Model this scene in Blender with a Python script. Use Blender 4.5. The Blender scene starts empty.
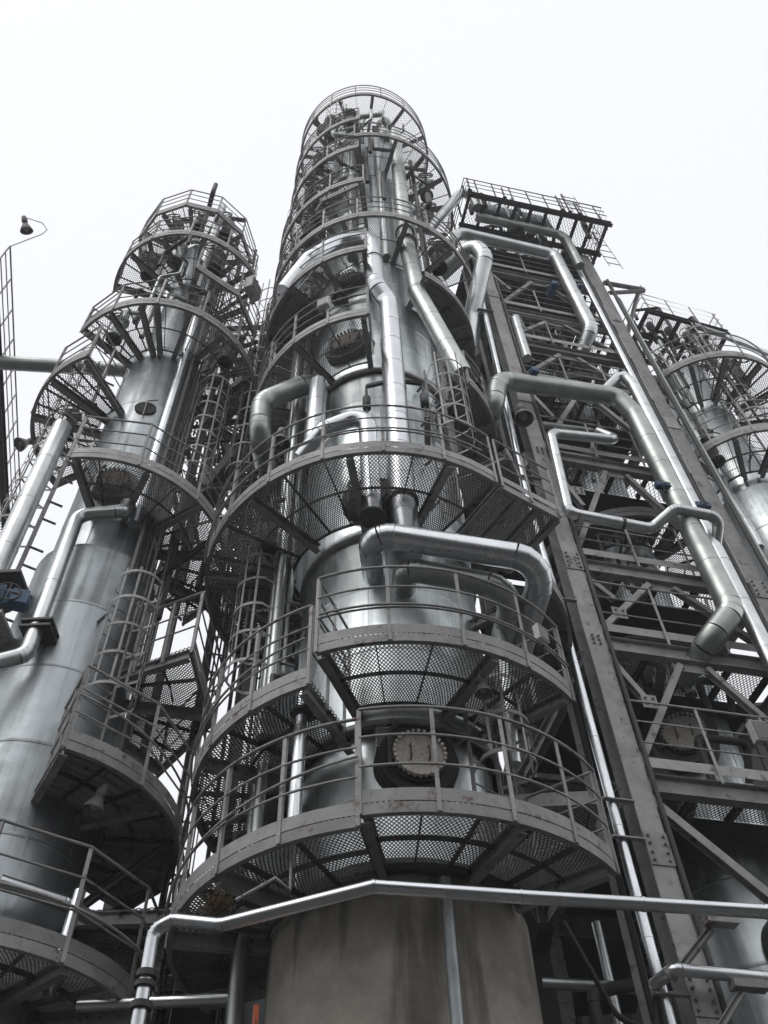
import bpy, math, random
from mathutils import Vector, Matrix
random.seed(7)
PI = math.pi
R = math.radians
S = bpy.context.scene

# ------------------------------------------------------------------ camera
cam_data = bpy.data.cameras.new("camera")
cam = bpy.data.objects.new("camera", cam_data)
S.collection.objects.link(cam)
cam_data.sensor_fit = 'VERTICAL'
cam_data.sensor_height = 24.0
cam_data.lens = 900.0 / 1024.0 * 24.0
cam_data.clip_start = 0.05
cam_data.clip_end = 4000.0
cam.matrix_world = Matrix(((0.99893251, 0.04619341, 0.0, 0.0),
                           (0.03660552, -0.7915943, -0.60994959, 0.0),
                           (-0.02817565, 0.60929848, -0.79244022, 1.6),
                           (0, 0, 0, 1)))
S.camera = cam

# ------------------------------------------------------------------ overcast sky and veiled sun
world = bpy.data.worlds.new("World")
S.world = world
world.use_nodes = True
wn = world.node_tree
wn.nodes.clear()
w_out = wn.nodes.new('ShaderNodeOutputWorld')
w_bg = wn.nodes.new('ShaderNodeBackground')
sky = wn.nodes.new('ShaderNodeTexSky')
sky.sky_type = 'NISHITA'
sky.sun_disc = False
sky.sun_elevation = R(52)
sky.sun_rotation = R(215)
sky.air_density = 1.0
sky.dust_density = 4.0
grey = wn.nodes.new('ShaderNodeHueSaturation')
grey.inputs['Saturation'].default_value = 0.12
mixc = wn.nodes.new('ShaderNodeMixRGB')
mixc.inputs[0].default_value = 0.78
mixc.inputs[2].default_value = (11.0, 11.15, 11.5, 1)      # even cloud deck
wn.links.new(sky.outputs[0], grey.inputs['Color'])
wn.links.new(grey.outputs[0], mixc.inputs[1])
wn.links.new(mixc.outputs[0], w_bg.inputs[0])
w_bg.inputs[1].default_value = 0.111
wn.links.new(w_bg.outputs[0], w_out.inputs[0])

sun_data = bpy.data.lights.new("sun", 'SUN')
sun_data.energy = 0.6
sun_data.angle = R(25)
sun_data.color = (1.0, 0.97, 0.93)
sun = bpy.data.objects.new("sun", sun_data)
S.collection.objects.link(sun)
sun.rotation_euler = (R(38), 0, R(-35))

S.view_settings.view_transform = 'Standard'
S.view_settings.look = 'None'
S.view_settings.gamma = 1.0
S.view_settings.use_curve_mapping = False
S.view_settings.exposure = 0.0

# ------------------------------------------------------------------ materials
def new_mat(name):
    m = bpy.data.materials.new(name)
    m.use_nodes = True
    nt = m.node_tree
    return m, nt, nt.nodes['Principled BSDF']

def metal_mat(name, col, rough, var=0.25, scale=1.2, bump=0.15, tint=None, metallic=1.0, streak=True, dents=0.0):
    """weathered sheet metal: cloudy zinc bloom, vertical water streaks, faint dents, each sheet a little different"""
    m, nt, b = new_mat(name)
    N, Lk = nt.nodes, nt.links
    tc = N.new('ShaderNodeTexCoord')
    geo = N.new('ShaderNodeNewGeometry')
    oi = N.new('ShaderNodeObjectInfo')
    n1 = N.new('ShaderNodeTexNoise'); n1.inputs['Scale'].default_value = scale; n1.inputs['Detail'].default_value = 6; n1.inputs['Roughness'].default_value = 0.62
    Lk.new(geo.outputs['Position'], n1.inputs['Vector'])
    mp = N.new('ShaderNodeMapping'); mp.inputs['Scale'].default_value = (9, 9, 0.35)
    Lk.new(geo.outputs['Position'], mp.inputs['Vector'])
    n2 = N.new('ShaderNodeTexNoise'); n2.inputs['Scale'].default_value = 1.0; n2.inputs['Detail'].default_value = 5
    Lk.new(mp.outputs[0], n2.inputs['Vector'])
    add = N.new('ShaderNodeMath'); add.operation = 'MULTIPLY_ADD'
    Lk.new(n2.outputs[0], add.inputs[0]); add.inputs[1].default_value = 0.75 if streak else 0.1
    Lk.new(n1.outputs[0], add.inputs[2])
    ad2 = N.new('ShaderNodeMath'); ad2.operation = 'MULTIPLY_ADD'
    Lk.new(oi.outputs['Random'], ad2.inputs[0]); ad2.inputs[1].default_value = 0.3; Lk.new(add.outputs[0], ad2.inputs[2])
    ramp = N.new('ShaderNodeValToRGB')
    ramp.color_ramp.elements[0].position = 0.55
    ramp.color_ramp.elements[1].position = 1.35 if streak else 1.0
    ramp.color_ramp.elements[1].position = 1.0
    lo = [c * (1 - var) for c in col]; hi = [min(1, c * (1 + var * .6)) for c in col]
    if tint: lo = [lo[i] * tint[i] for i in range(3)]
    ramp.color_ramp.elements[0].color = (*lo, 1)
    ramp.color_ramp.elements[1].color = (*hi, 1)
    Lk.new(ad2.outputs[0], ramp.inputs[0])
    colour = ramp.outputs[0]
    if streak:
        mp2 = N.new('ShaderNodeMapping'); mp2.inputs['Scale'].default_value = (5.5, 5.5, 0.16)
        Lk.new(geo.outputs['Position'], mp2.inputs['Vector'])
        n4 = N.new('ShaderNodeTexNoise'); n4.inputs['Scale'].default_value = 2.2; n4.inputs['Detail'].default_value = 9; n4.inputs['Roughness'].default_value = 0.7
        Lk.new(mp2.outputs[0], n4.inputs['Vector'])
        r4 = N.new('ShaderNodeValToRGB'); r4.color_ramp.elements[0].position = 0.56; r4.color_ramp.elements[1].position = 0.72
        Lk.new(n4.outputs[0], r4.inputs[0])
        mx4 = N.new('ShaderNodeMixRGB'); mx4.blend_type = 'MULTIPLY'; mx4.inputs[2].default_value = (0.50, 0.48, 0.45, 1)
        sc4 = N.new('ShaderNodeMath'); sc4.operation = 'MULTIPLY'; sc4.inputs[1].default_value = 0.75
        Lk.new(r4.outputs[0], sc4.inputs[0]); Lk.new(sc4.outputs[0], mx4.inputs[0]); Lk.new(colour, mx4.inputs[1])
        colour = mx4.outputs[0]
    Lk.new(colour, b.inputs['Base Color'])
    b.inputs['Metallic'].default_value = metallic
    mr = N.new('ShaderNodeMapRange')
    mr.inputs[1].default_value = 0.5; mr.inputs[2].default_value = 1.3
    mr.inputs[3].default_value = rough * 1.55; mr.inputs[4].default_value = rough * 0.78
    Lk.new(ad2.outputs[0], mr.inputs[0]); Lk.new(mr.outputs[0], b.inputs['Roughness'])
    if bump:
        n3 = N.new('ShaderNodeTexNoise'); n3.inputs['Scale'].default_value = 2.3; n3.inputs['Detail'].default_value = 2
        Lk.new(geo.outputs['Position'], n3.inputs['Vector'])
        bp = N.new('ShaderNodeBump'); bp.inputs['Strength'].default_value = bump; bp.inputs['Distance'].default_value = 0.06
        Lk.new(n3.outputs[0], bp.inputs['Height']); Lk.new(bp.outputs[0], b.inputs['Normal'])
    return m

def paint_mat(name, col, rough=0.55, var=0.2, rust=0.0, scale=3.0, spec=0.4):
    """painted or bare steel with dirt patches and optional rust blooms"""
    m, nt, b = new_mat(name)
    N, Lk = nt.nodes, nt.links
    geo = N.new('ShaderNodeNewGeometry')
    n1 = N.new('ShaderNodeTexNoise'); n1.inputs['Scale'].default_value = scale; n1.inputs['Detail'].default_value = 7; n1.inputs['Roughness'].default_value = 0.65
    Lk.new(geo.outputs['Position'], n1.inputs['Vector'])
    ramp = N.new('ShaderNodeValToRGB')
    ramp.color_ramp.elements[0].position = 0.3; ramp.color_ramp.elements[1].position = 0.7
    ramp.color_ramp.elements[0].color = (*[c * (1 - var) for c in col], 1)
    ramp.color_ramp.elements[1].color = (*[min(1, c * (1 + var)) for c in col], 1)
    Lk.new(n1.outputs[0], ramp.inputs[0])
    oi = N.new('ShaderNodeObjectInfo')
    vm = N.new('ShaderNodeMapRange'); vm.inputs[3].default_value = 0.82; vm.inputs[4].default_value = 1.16
    Lk.new(oi.outputs['Random'], vm.inputs[0])
    vx = N.new('ShaderNodeMixRGB'); vx.blend_type = 'MULTIPLY'; vx.inputs[0].default_value = 1.0
    Lk.new(ramp.outputs[0], vx.inputs[1]); Lk.new(vm.outputs[0], vx.inputs[2])
    out = vx.outputs[0]
    if rust > 0:
        n2 = N.new('ShaderNodeTexNoise'); n2.inputs['Scale'].default_value = scale * 2.1; n2.inputs['Detail'].default_value = 8; n2.inputs['Roughness'].default_value = 0.7
        Lk.new(geo.outputs['Position'], n2.inputs['Vector'])
        r2 = N.new('ShaderNodeValToRGB')
        r2.color_ramp.elements[0].position = 0.62 - rust * .25; r2.color_ramp.elements[1].position = 0.72 - rust * .2
        Lk.new(n2.outputs[0], r2.inputs[0])
        mx = N.new('ShaderNodeMixRGB'); mx.inputs[2].default_value = (0.11, 0.055, 0.03, 1)
        Lk.new(r2.outputs[0], mx.inputs[0]); Lk.new(out, mx.inputs[1])
        out = mx.outputs[0]
    Lk.new(out, b.inputs['Base Color'])
    b.inputs['Roughness'].default_value = rough
    b.inputs['Specular IOR Level'].default_value = spec
    n3 = N.new('ShaderNodeTexNoise'); n3.inputs['Scale'].default_value = 60; n3.inputs['Detail'].default_value = 2
    Lk.new(geo.outputs['Position'], n3.inputs['Vector'])
    bp = N.new('ShaderNodeBump'); bp.inputs['Strength'].default_value = 0.08; bp.inputs['Distance'].default_value = 0.01
    Lk.new(n3.outputs[0], bp.inputs['Height']); Lk.new(bp.outputs[0], b.inputs['Normal'])
    return m

def concrete_mat():
    m, nt, b = new_mat('concrete')
    N, Lk = nt.nodes, nt.links
    geo = N.new('ShaderNodeNewGeometry')
    n1 = N.new('ShaderNodeTexNoise'); n1.inputs['Scale'].default_value = 1.3; n1.inputs['Detail'].default_value = 10; n1.inputs['Roughness'].default_value = 0.68
    Lk.new(geo.outputs['Position'], n1.inputs['Vector'])
    mp = N.new('ShaderNodeMapping'); mp.inputs['Scale'].default_value = (2.6, 2.6, 0.3)
    Lk.new(geo.outputs['Position'], mp.inputs['Vector'])
    n2 = N.new('ShaderNodeTexNoise'); n2.inputs['Scale'].default_value = 1.0; n2.inputs['Detail'].default_value = 6
    Lk.new(mp.outputs[0], n2.inputs['Vector'])
    r1 = N.new('ShaderNodeValToRGB'); r1.color_ramp.elements[0].position = 0.32; r1.color_ramp.elements[1].position = 0.68
    r1.color_ramp.elements[0].color = (0.20, 0.186, 0.16, 1); r1.color_ramp.elements[1].color = (0.42, 0.39, 0.345, 1)
    Lk.new(n1.outputs[0], r1.inputs[0])
    r2 = N.new('ShaderNodeValToRGB'); r2.color_ramp.elements[0].position = 0.38; r2.color_ramp.elements[1].position = 0.47
    r2.color_ramp.elements[0].color = (0.35, 0.34, 0.33, 1); r2.color_ramp.elements[1].color = (1, 1, 1, 1)
    Lk.new(n2.outputs[0], r2.inputs[0])
    mx = N.new('ShaderNodeMixRGB'); mx.blend_type = 'MULTIPLY'; mx.inputs[0].default_value = 0.8
    Lk.new(r1.outputs[0], mx.inputs[1]); Lk.new(r2.outputs[0], mx.inputs[2])
    Lk.new(mx.outputs[0], b.inputs['Base Color'])
    b.inputs['Roughness'].default_value = 0.9
    n3 = N.new('ShaderNodeTexNoise'); n3.inputs['Scale'].default_value = 14; n3.inputs['Detail'].default_value = 8
    Lk.new(geo.outputs['Position'], n3.inputs['Vector'])
    bp = N.new('ShaderNodeBump'); bp.inputs['Strength'].default_value = 0.35; bp.inputs['Distance'].default_value = 0.02
    Lk.new(n3.outputs[0], bp.inputs['Height']); Lk.new(bp.outputs[0], b.inputs['Normal'])
    return m

def ground_mat():
    m, nt, b = new_mat('yard_asphalt')
    N, Lk = nt.nodes, nt.links
    geo = N.new('ShaderNodeNewGeometry')
    n1 = N.new('ShaderNodeTexNoise'); n1.inputs['Scale'].default_value = 0.35; n1.inputs['Detail'].default_value = 9
    Lk.new(geo.outputs['Position'], n1.inputs['Vector'])
    r1 = N.new('ShaderNodeValToRGB'); r1.color_ramp.elements[0].position = 0.35; r1.color_ramp.elements[1].position = 0.7
    r1.color_ramp.elements[0].color = (0.045, 0.045, 0.045, 1); r1.color_ramp.elements[1].color = (0.10, 0.098, 0.092, 1)
    Lk.new(n1.outputs[0], r1.inputs[0]); Lk.new(r1.outputs[0], b.inputs['Base Color'])
    b.inputs['Roughness'].default_value = 0.9
    return m

M = {
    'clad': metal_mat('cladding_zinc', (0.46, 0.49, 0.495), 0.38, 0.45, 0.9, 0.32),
    'clad_dark': metal_mat('cladding_weathered_shaded', (0.29, 0.31, 0.32), 0.46, 0.5, 0.8, 0.32),  # weathered zinc, darkened further for side shading and dark reflections
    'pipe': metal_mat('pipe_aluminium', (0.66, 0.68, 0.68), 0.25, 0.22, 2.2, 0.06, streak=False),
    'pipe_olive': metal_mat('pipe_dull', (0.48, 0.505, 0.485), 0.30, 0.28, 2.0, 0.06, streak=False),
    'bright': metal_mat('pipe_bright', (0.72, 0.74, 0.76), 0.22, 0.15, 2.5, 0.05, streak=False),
    'steel': paint_mat('steel_grey_paint', (0.285, 0.281, 0.279), 0.5, 0.26, 0.22),
    'rail': paint_mat('rail_grey_paint', (0.30, 0.297, 0.295), 0.45, 0.24, 0.24),
    'dark': paint_mat('steel_dark_shaded', (0.052, 0.052, 0.052), 0.55, 0.25, 0.15),  # shaded copy of the grey paint; also serves dark fittings
    'mesh': paint_mat('expanded_metal_shaded', (0.085, 0.085, 0.086), 0.5, 0.2, 0.1),  # grey grating paint with underside shade put into its colour
    'rust': paint_mat('rusty_iron', (0.13, 0.105, 0.092), 0.8, 0.4, 0.5, 9),
    'cover': paint_mat('primer_beige', (0.58, 0.54, 0.485), 0.65, 0.25, 0.2, 12),
    'black': paint_mat('black_rubber', (0.02, 0.02, 0.02), 0.7, 0.2),
    'blue': paint_mat('valve_blue', (0.045, 0.10, 0.18), 0.45, 0.25, 0.08, 6),
    'orange': paint_mat('orange_paint', (0.55, 0.12, 0.04), 0.5, 0.25, 0.2, 6),
    'wool': paint_mat('mineral_wool', (0.10, 0.065, 0.035), 0.95, 0.5, 0.0, 22),
    'white': paint_mat('lamp_enamel', (0.62, 0.62, 0.60), 0.4, 0.1, 0.05),
    'lampgrey': paint_mat('lamp_grey_casting', (0.17, 0.165, 0.16), 0.45, 0.15, 0.15),
    'concrete': concrete_mat(),
    'ground': ground_mat(),
}
gm, gnt, gb = new_mat('lamp_glass')
gb.inputs['Base Color'].default_value = (0.35, 0.36, 0.36, 1); gb.inputs['Roughness'].default_value = 0.12
M['glass'] = gm

hm = bpy.data.materials.new('glare_haze'); hm.use_nodes = True; hm.node_tree.nodes.clear()
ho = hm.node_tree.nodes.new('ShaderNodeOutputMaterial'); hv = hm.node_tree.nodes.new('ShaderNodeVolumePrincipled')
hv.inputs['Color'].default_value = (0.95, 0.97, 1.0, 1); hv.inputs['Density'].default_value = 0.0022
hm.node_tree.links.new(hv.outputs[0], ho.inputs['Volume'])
M['glare_haze'] = hm

# ------------------------------------------------------------------ mesh kit
WL = {}           # world location of every object made

class MB:
    def __init__(self):
        self.v = []; self.f = []; self.s = []
    def quad_strip(self, rows, closed=False, smooth=True, close_rows=False):
        """rows of equal length -> grid"""
        o = len(self.v); n = len(rows[0]); m = len(rows)
        for r in rows: self.v.extend([tuple(p) for p in r])
        for i in range(m if close_rows else m - 1):
            i2 = (i + 1) % m
            for j in range(n if closed else n - 1):
                j2 = (j + 1) % n
                self.f.append((o + i * n + j, o + i * n + j2, o + i2 * n + j2, o + i2 * n + j)); self.s.append(smooth)
    def poly(self, pts, smooth=False):
        o = len(self.v); self.v.extend([tuple(p) for p in pts]); self.f.append(tuple(range(o, o + len(pts)))); self.s.append(smooth)
    def box(self, c, ax, ay, az):
        """c centre, half-axis vectors"""
        c, ax, ay, az = Vector(c), Vector(ax), Vector(ay), Vector(az)
        o = len(self.v)
        for sx in (-1, 1):
            for sy in (-1, 1):
                for sz in (-1, 1):
                    self.v.append(tuple(c + ax * sx + ay * sy + az * sz))
        for q in ((0, 1, 3, 2), (4, 6, 7, 5), (0, 4, 5, 1), (2, 3, 7, 6), (0, 2, 6, 4), (1, 5, 7, 3)):
            self.f.append(tuple(o + k for k in q)); self.s.append(False)
    def bar(self, a, b, w, h, up=(0, 0, 1)):
        a, b = Vector(a), Vector(b); d = (b - a); l = d.length; d.normalize()
        u = Vector(up)
        if abs(d.dot(u)) > 0.98: u = Vector((1, 0, 0)) if abs(d.x) < .9 else Vector((0, 1, 0))
        s = d.cross(u).normalized(); t = s.cross(d).normalized()
        self.box((a + b) / 2, d * l / 2, s * w / 2, t * h / 2)
    def hbeam(self, a, b, w, h, tf=0.014, tw=0.009, up=(0, 0, 1), kind='H'):
        """rolled section between two points; up = direction of the web"""
        a, b = Vector(a), Vector(b); d = (b - a); l = d.length; d.normalize()
        u = Vector(up)
        if abs(d.dot(u)) > 0.98: u = Vector((0, 1, 0))
        s = d.cross(u).normalized(); t = s.cross(d).normalized(); c = (a + b) / 2
        if kind == 'H':
            self.box(c + t * (h - tf) / 2, d * l / 2, s * w / 2, t * tf / 2)
            self.box(c - t * (h - tf) / 2, d * l / 2, s * w / 2, t * tf / 2)
            self.box(c, d * l / 2, s * tw / 2, t * (h / 2 - tf))
        elif kind == 'C':
            self.box(c + t * (h - tf) / 2, d * l / 2, s * w / 2, t * tf / 2)
            self.box(c - t * (h - tf) / 2, d * l / 2, s * w / 2, t * tf / 2)
            self.box(c + s * (w / 2 - tw / 2), d * l / 2, s * tw / 2, t * (h / 2 - tf))
        elif kind == 'L':
            self.box(c - t * (h - tf) / 2, d * l / 2, s * w / 2, t * tf / 2)
            self.box(c + s * (w / 2 - tf / 2) + t * tf / 2, d * l / 2, s * tf / 2, t * (h - tf) / 2)
    def tube(self, pts, r, n=8, cap=True, smooth=True):
        pts = [Vector(p) for p in pts]
        rows = []
        prev = None
        for i, p in enumerate(pts):
            if i == 0: d = pts[1] - p
            elif i == len(pts) - 1: d = p - pts[i - 1]
            else: d = (pts[i + 1] - p).normalized() + (p - pts[i - 1]).normalized()
            d.normalize()
            if prev is None:
                u = Vector((0, 0, 1)) if abs(d.z) < 0.9 else Vector((1, 0, 0))
                s = d.cross(u).normalized()
            else:
                s = (prev - d * prev.dot(d)).normalized()
            prev = s; t = d.cross(s)
            k = 1.0
            if 0 < i < len(pts) - 1:
                cosv = (p - pts[i - 1]).normalized().dot((pts[i + 1] - p).normalized())
                k = 1.0
            rr = r[i] if isinstance(r, (list, tuple)) else r
            rows.append([p + (s * math.cos(2 * PI * j / n) + t * math.sin(2 * PI * j / n)) * rr * k for j in range(n)])
        self.quad_strip(rows, closed=True, smooth=smooth)
        if cap:
            self.poly(list(reversed(rows[0]))); self.poly(rows[-1])
    def lathe(self, prof, c=(0, 0, 0), n=24, axis='Z', smooth=True, a0=0.0, a1=2 * PI):
        full = abs(a1 - a0 - 2 * PI) < 1e-6
        rows = []
        m = n if full else n + 1
        for r, h in prof:
            row = []
            for j in range(m):
                a = a0 + (a1 - a0) * j / n
                if axis == 'Z': row.append((c[0] + r * math.cos(a), c[1] + r * math.sin(a), c[2] + h))
                else: row.append((c[0] + h, c[1] + r * math.cos(a), c[2] + r * math.sin(a)))
            rows.append(row)
        self.quad_strip(rows, closed=full, smooth=smooth)
    def mesh(self, name, mat, off=(0, 0, 0)):
        me = bpy.data.meshes.new(name)
        ox, oy, oz = off
        me.from_pydata([(x - ox, y - oy, z - oz) for x, y, z in self.v], [], self.f)
        me.materials.append(M[mat])
        me.polygons.foreach_set('use_smooth', self.s)
        me.update()
        return me

COL = S.collection
def obj(name, data, parent=None, loc=(0, 0, 0), rot=None):
    o = bpy.data.objects.new(name, data)
    COL.objects.link(o)
    o.location = Vector(loc)
    WL[o.name] = Vector(loc)
    if parent is not None:
        o.parent = parent
        o.location = Vector(loc) - WL[parent.name]
    if rot is not None: o.rotation_euler = rot
    return o
def put(name, mb, mat, parent=None):
    """world-space mesh as a child of parent (parents never rotate)"""
    off = WL[parent.name] if parent is not None else (0, 0, 0)
    return obj(name, mb.mesh(name, mat, off), parent, off)
def thing(name, label, cat, loc, group=None):
    o = obj(name, None, None, loc)
    o.empty_display_size = 0.2
    return tag(o, label, cat, group)
def tag(o, label, cat, group=None):
    o['label'] = label; o['category'] = cat
    if group: o['group'] = group
    return o
CACHE = {}
def shared(key, fn, mat):
    k = (key, mat)
    if k not in CACHE:
        mb = MB(); fn(mb); CACHE[k] = mb.mesh(str(key[0]), mat)
    return CACHE[k]

def pol(c, r, a, z): return Vector((c[0] + r * math.cos(a), c[1] + r * math.sin(a), z))

# ------------------------------------------------------------------ expanded metal decking (real strands)
def strands(edges_pts, w=0.009, h=0.016):
    mb = MB()
    V, Fc = mb.v, mb.f
    for a, b in edges_pts:
        dx, dy = b[0] - a[0], b[1] - a[1]
        l = math.hypot(dx, dy)
        if l < 1e-6: continue
        nx, ny = -dy / l * w / 2, dx / l * w / 2
        o = len(V); z = a[2]
        V.extend(((a[0] - nx, a[1] - ny, z), (b[0] - nx, b[1] - ny, z), (b[0] + nx, b[1] + ny, z - .003), (a[0] + nx, a[1] + ny, z - .003),
                  (a[0] - nx, a[1] - ny, z - h), (b[0] - nx, b[1] - ny, z - h)))
        Fc.append((o, o + 1, o + 2, o + 3)); Fc.append((o + 1, o, o + 4, o + 5))
    mb.s = [False] * len(Fc)
    return mb
def deck_polar(c, z, r0, rf, a0, a1, s, t):
    Rm = rf((a0 + a1) / 2)
    na = max(2, int((a1 - a0) * (Rm + r0) / 2 / s)); nr = max(2, int((Rm - r0) / t))
    P = {}
    for i in range(na + 1):
        a = a0 + (a1 - a0) * i / na; Ra = rf(a)
        ca, sa = math.cos(a), math.sin(a)
        for j in range(nr + 1):
            if (i + j) % 2 == 0:
                r = r0 + (Ra - r0) * j / nr
                P[i, j] = (c[0] + r * ca, c[1] + r * sa, z)
    E_ = []
    for (i, j), p in P.items():
        for dj in (-1, 1):
            q = P.get((i + 1, j + dj))
            if q: E_.append((p, q))
    return strands(E_, w=(.0118 if s < .0226 else (.0072 if s < .03 else .010)))
def deck_rect(o, ux, uy, lx, ly, s, t):
    o, ux, uy = Vector(o), Vector(ux), Vector(uy)
    nx = max(2, int(lx / s)); ny = max(2, int(ly / t)); P = {}
    for i in range(nx + 1):
        for j in range(ny + 1):
            if (i + j) % 2 == 0: P[i, j] = tuple(o + ux * (lx * i / nx) + uy * (ly * j / ny))
    E_ = []
    for (i, j), p in P.items():
        for dj in (-1, 1):
            q = P.get((i + 1, j + dj))
            if q: E_.append((p, q))
    return strands(E_, w=(.0118 if s < .0226 else (.0072 if s < .03 else .010)))

# ------------------------------------------------------------------ railings
def railing(parent, path, spacing=1.0, h=1.12, below=0.13, mids=(0.40, 0.76), r=0.019, mat='rail', ends=True, posts_at=None):
    """path: deck-level points; a top rail, knee rails and single posts, all parts of parent"""
    path = [Vector(p) for p in path]
    cum = [0.0]
    for i in range(1, len(path)): cum.append(cum[-1] + (path[i] - path[i - 1]).length)
    L = cum[-1]
    for k, hh in enumerate(tuple(mids) + (h,)):
        mb = MB(); mb.tube([p + Vector((0, 0, hh)) for p in path], r if hh == h else r * 0.72, 8)
        put('top_rail' if hh == h else 'knee_rail', mb, mat, parent)
    me = shared(('post', round(h, 2), round(below, 2)), lambda m: (m.box((0, 0, (h - below) / 2), (.022, 0, 0), (0, .005, 0), (0, 0, (h + below) / 2)), m.box((0.018, 0.018, (h - below) / 2), (.005, 0, 0), (0, .018, 0), (0, 0, (h + below) / 2))), mat)
    n = max(1, int(round(L / spacing)))
    ds = posts_at if posts_at else [L * i / n for i in range(n + 1)]
    if not ends: ds = ds[1:-1]
    for d in ds:
        k = 0
        while k < len(cum) - 2 and cum[k + 1] < d - 1e-6: k += 1
        u = (d - cum[k]) / max(1e-6, cum[k + 1] - cum[k])
        p = path[k].lerp(path[k + 1], min(1, u)); dd = (path[k + 1] - path[k])
        obj('post', me, parent, p, (0, 0, math.atan2(dd.y, dd.x)))

def arc_sweep(mb, c, prof, a0, a1, n, rf, z, poly=0.0):
    rows = []
    for i in range(n + 1):
        a = a0 + (a1 - a0) * i / n; Ra = rf(a)
        rows.append([pol(c, Ra + dr, a, z + dz) for dr, dz in prof])
    mb.quad_strip(rows, closed=True, smooth=False)
    mb.poly(rows[0]); mb.poly(list(reversed(rows[-1])))

def ring_platform(label, c, z, r0, Ro, d0, d1, cell=(0.0225, 0.034), brackets=(), joist=13, facet=0, solid=False, rail_facet=0,
                  rail=True, rail_arc=None, end_rails=(False, False), spacing=0.95, toe=0.13, chan=0.12, group=None,
                  conduit=None, mids=(0.40, 0.76), name='ring_platform', cat='platform', beam=(0.10, 0.17), mid_ring=True):
    a0, a1 = R(d0), R(d1)
    root = thing(name, label, cat, pol(c, (r0 + Ro) / 2, (a0 + a1) / 2, z - 0.2), group)
    if facet:
        nf = max(1, round((d1 - d0) / facet)); st = (a1 - a0) / nf
        def rf(a):
            k = min(nf - 1, max(0, int((a - a0) / st))); ac = a0 + st * (k + .5)
            return Ro * math.cos(st / 2) / math.cos(a - ac)
        n = nf * 4
    else:
        rf = lambda a: Ro
        n = max(6, int((d1 - d0) / 3))
    # decking
    if solid:
        mb = MB()
        top = [[pol(c, r0, a0 + (a1 - a0) * i / n, z), pol(c, rf(a0 + (a1 - a0) * i / n) - .01, a0 + (a1 - a0) * i / n, z)] for i in range(n + 1)]
        bot = [[pol(c, r0, a0 + (a1 - a0) * i / n, z - .006), pol(c, rf(a0 + (a1 - a0) * i / n) - .01, a0 + (a1 - a0) * i / n, z - .006)] for i in range(n + 1)]
        mb.quad_strip(top, smooth=False); mb.quad_strip([list(reversed(r)) for r in bot], smooth=False)
        put('deck_plate', mb, 'steel', root)
        k = 0
        rr = r0 + .09
        while rr < Ro - .05:
            mb = MB(); arc_sweep(mb, c, [(-.003, 0), (.003, 0), (.003, -.035), (-.003, -.035)], a0, a1, n, lambda a, q=rr: q, z - .0062)
            put('stiffener', mb, 'steel', root); rr += 0.14
    else:
        d = put('deck_mesh', deck_polar(c, z, r0, lambda a: rf(a) - .012, a0, a1, *cell), 'mesh', root)
        d['kind'] = 'stuff'
    # kick plate and edge channel
    mb = MB(); arc_sweep(mb, c, [(0, -.011), (0.006, -.011), (0.006, toe), (0, toe)], a0, a1, n, rf, z)
    put('kick_plate', mb, 'rail', root)
    mb = MB(); arc_sweep(mb, c, [(0, -.002), (-.06, -.002), (-.06, -.010), (-.008, -.010), (-.008, -chan + .008), (-.06, -chan + .008), (-.06, -chan), (0, -chan)], a0, a1, n, rf, z - .016)
    put('edge_channel', mb, 'steel', root)
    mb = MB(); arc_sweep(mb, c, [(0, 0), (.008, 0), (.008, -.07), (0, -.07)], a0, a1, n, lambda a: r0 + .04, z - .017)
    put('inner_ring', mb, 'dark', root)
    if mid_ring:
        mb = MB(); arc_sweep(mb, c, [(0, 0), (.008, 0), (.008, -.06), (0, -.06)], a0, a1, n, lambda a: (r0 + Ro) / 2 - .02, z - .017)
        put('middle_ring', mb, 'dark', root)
    # radial members
    for bd in brackets:
        a = R(bd); mb = MB(); zz = z - .02 - beam[1] / 2
        mb.hbeam(pol(c, r0 - .06, a, zz), pol(c, rf(a) - .065, a, zz), beam[0], beam[1])
        put('bracket', mb, 'steel', root)
    nj = max(1, int((d1 - d0) / joist))
    for i in range(nj + 1):
        a = a0 + (a1 - a0) * i / nj
        if any(abs(a - R(b)) < R(4) for b in brackets): continue
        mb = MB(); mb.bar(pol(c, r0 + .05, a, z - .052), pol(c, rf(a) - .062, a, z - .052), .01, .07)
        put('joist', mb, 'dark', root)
    # railing
    if rail:
        for ra in (rail_arc or [(d0, d1)]):
            b0, b1 = R(ra[0]), R(ra[1])
            if facet:
                k0 = [a0 + (a1 - a0) * i / nf for i in range(nf + 1)]
                aa = [b0] + [a for a in k0 if b0 + .02 < a < b1 - .02] + [b1]
                path = [pol(c, rf(a) + .012, a, z) for a in aa]
                cum = [0]
                for i in range(1, len(path)): cum.append(cum[-1] + (path[i] - path[i - 1]).length)
                railing(root, path, h=1.12, mids=mids, posts_at=cum)
            elif rail_facet:
                nk = max(1, round((b1 - b0) / R(rail_facet)))
                path = [pol(c, Ro + .014, b0 + (b1 - b0) * i / nk, z) for i in range(nk + 1)]
                seg = (path[1] - path[0]).length
                railing(root, path, h=1.12, mids=mids, posts_at=[seg * i for i in range(nk + 1)])
            else:
                m_ = max(4, int((b1 - b0) / R(3)))
                railing(root, [pol(c, Ro + .014, b0 + (b1 - b0) * i / m_, z) for i in range(m_ + 1)], spacing, mids=mids)
        for e, aa in zip(end_rails, (a0, a1)):
            if e: railing(root, [pol(c, r0 + .25, aa, z), pol(c, rf(aa) - .02, aa, z)], 0.6, mids=mids)
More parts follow.
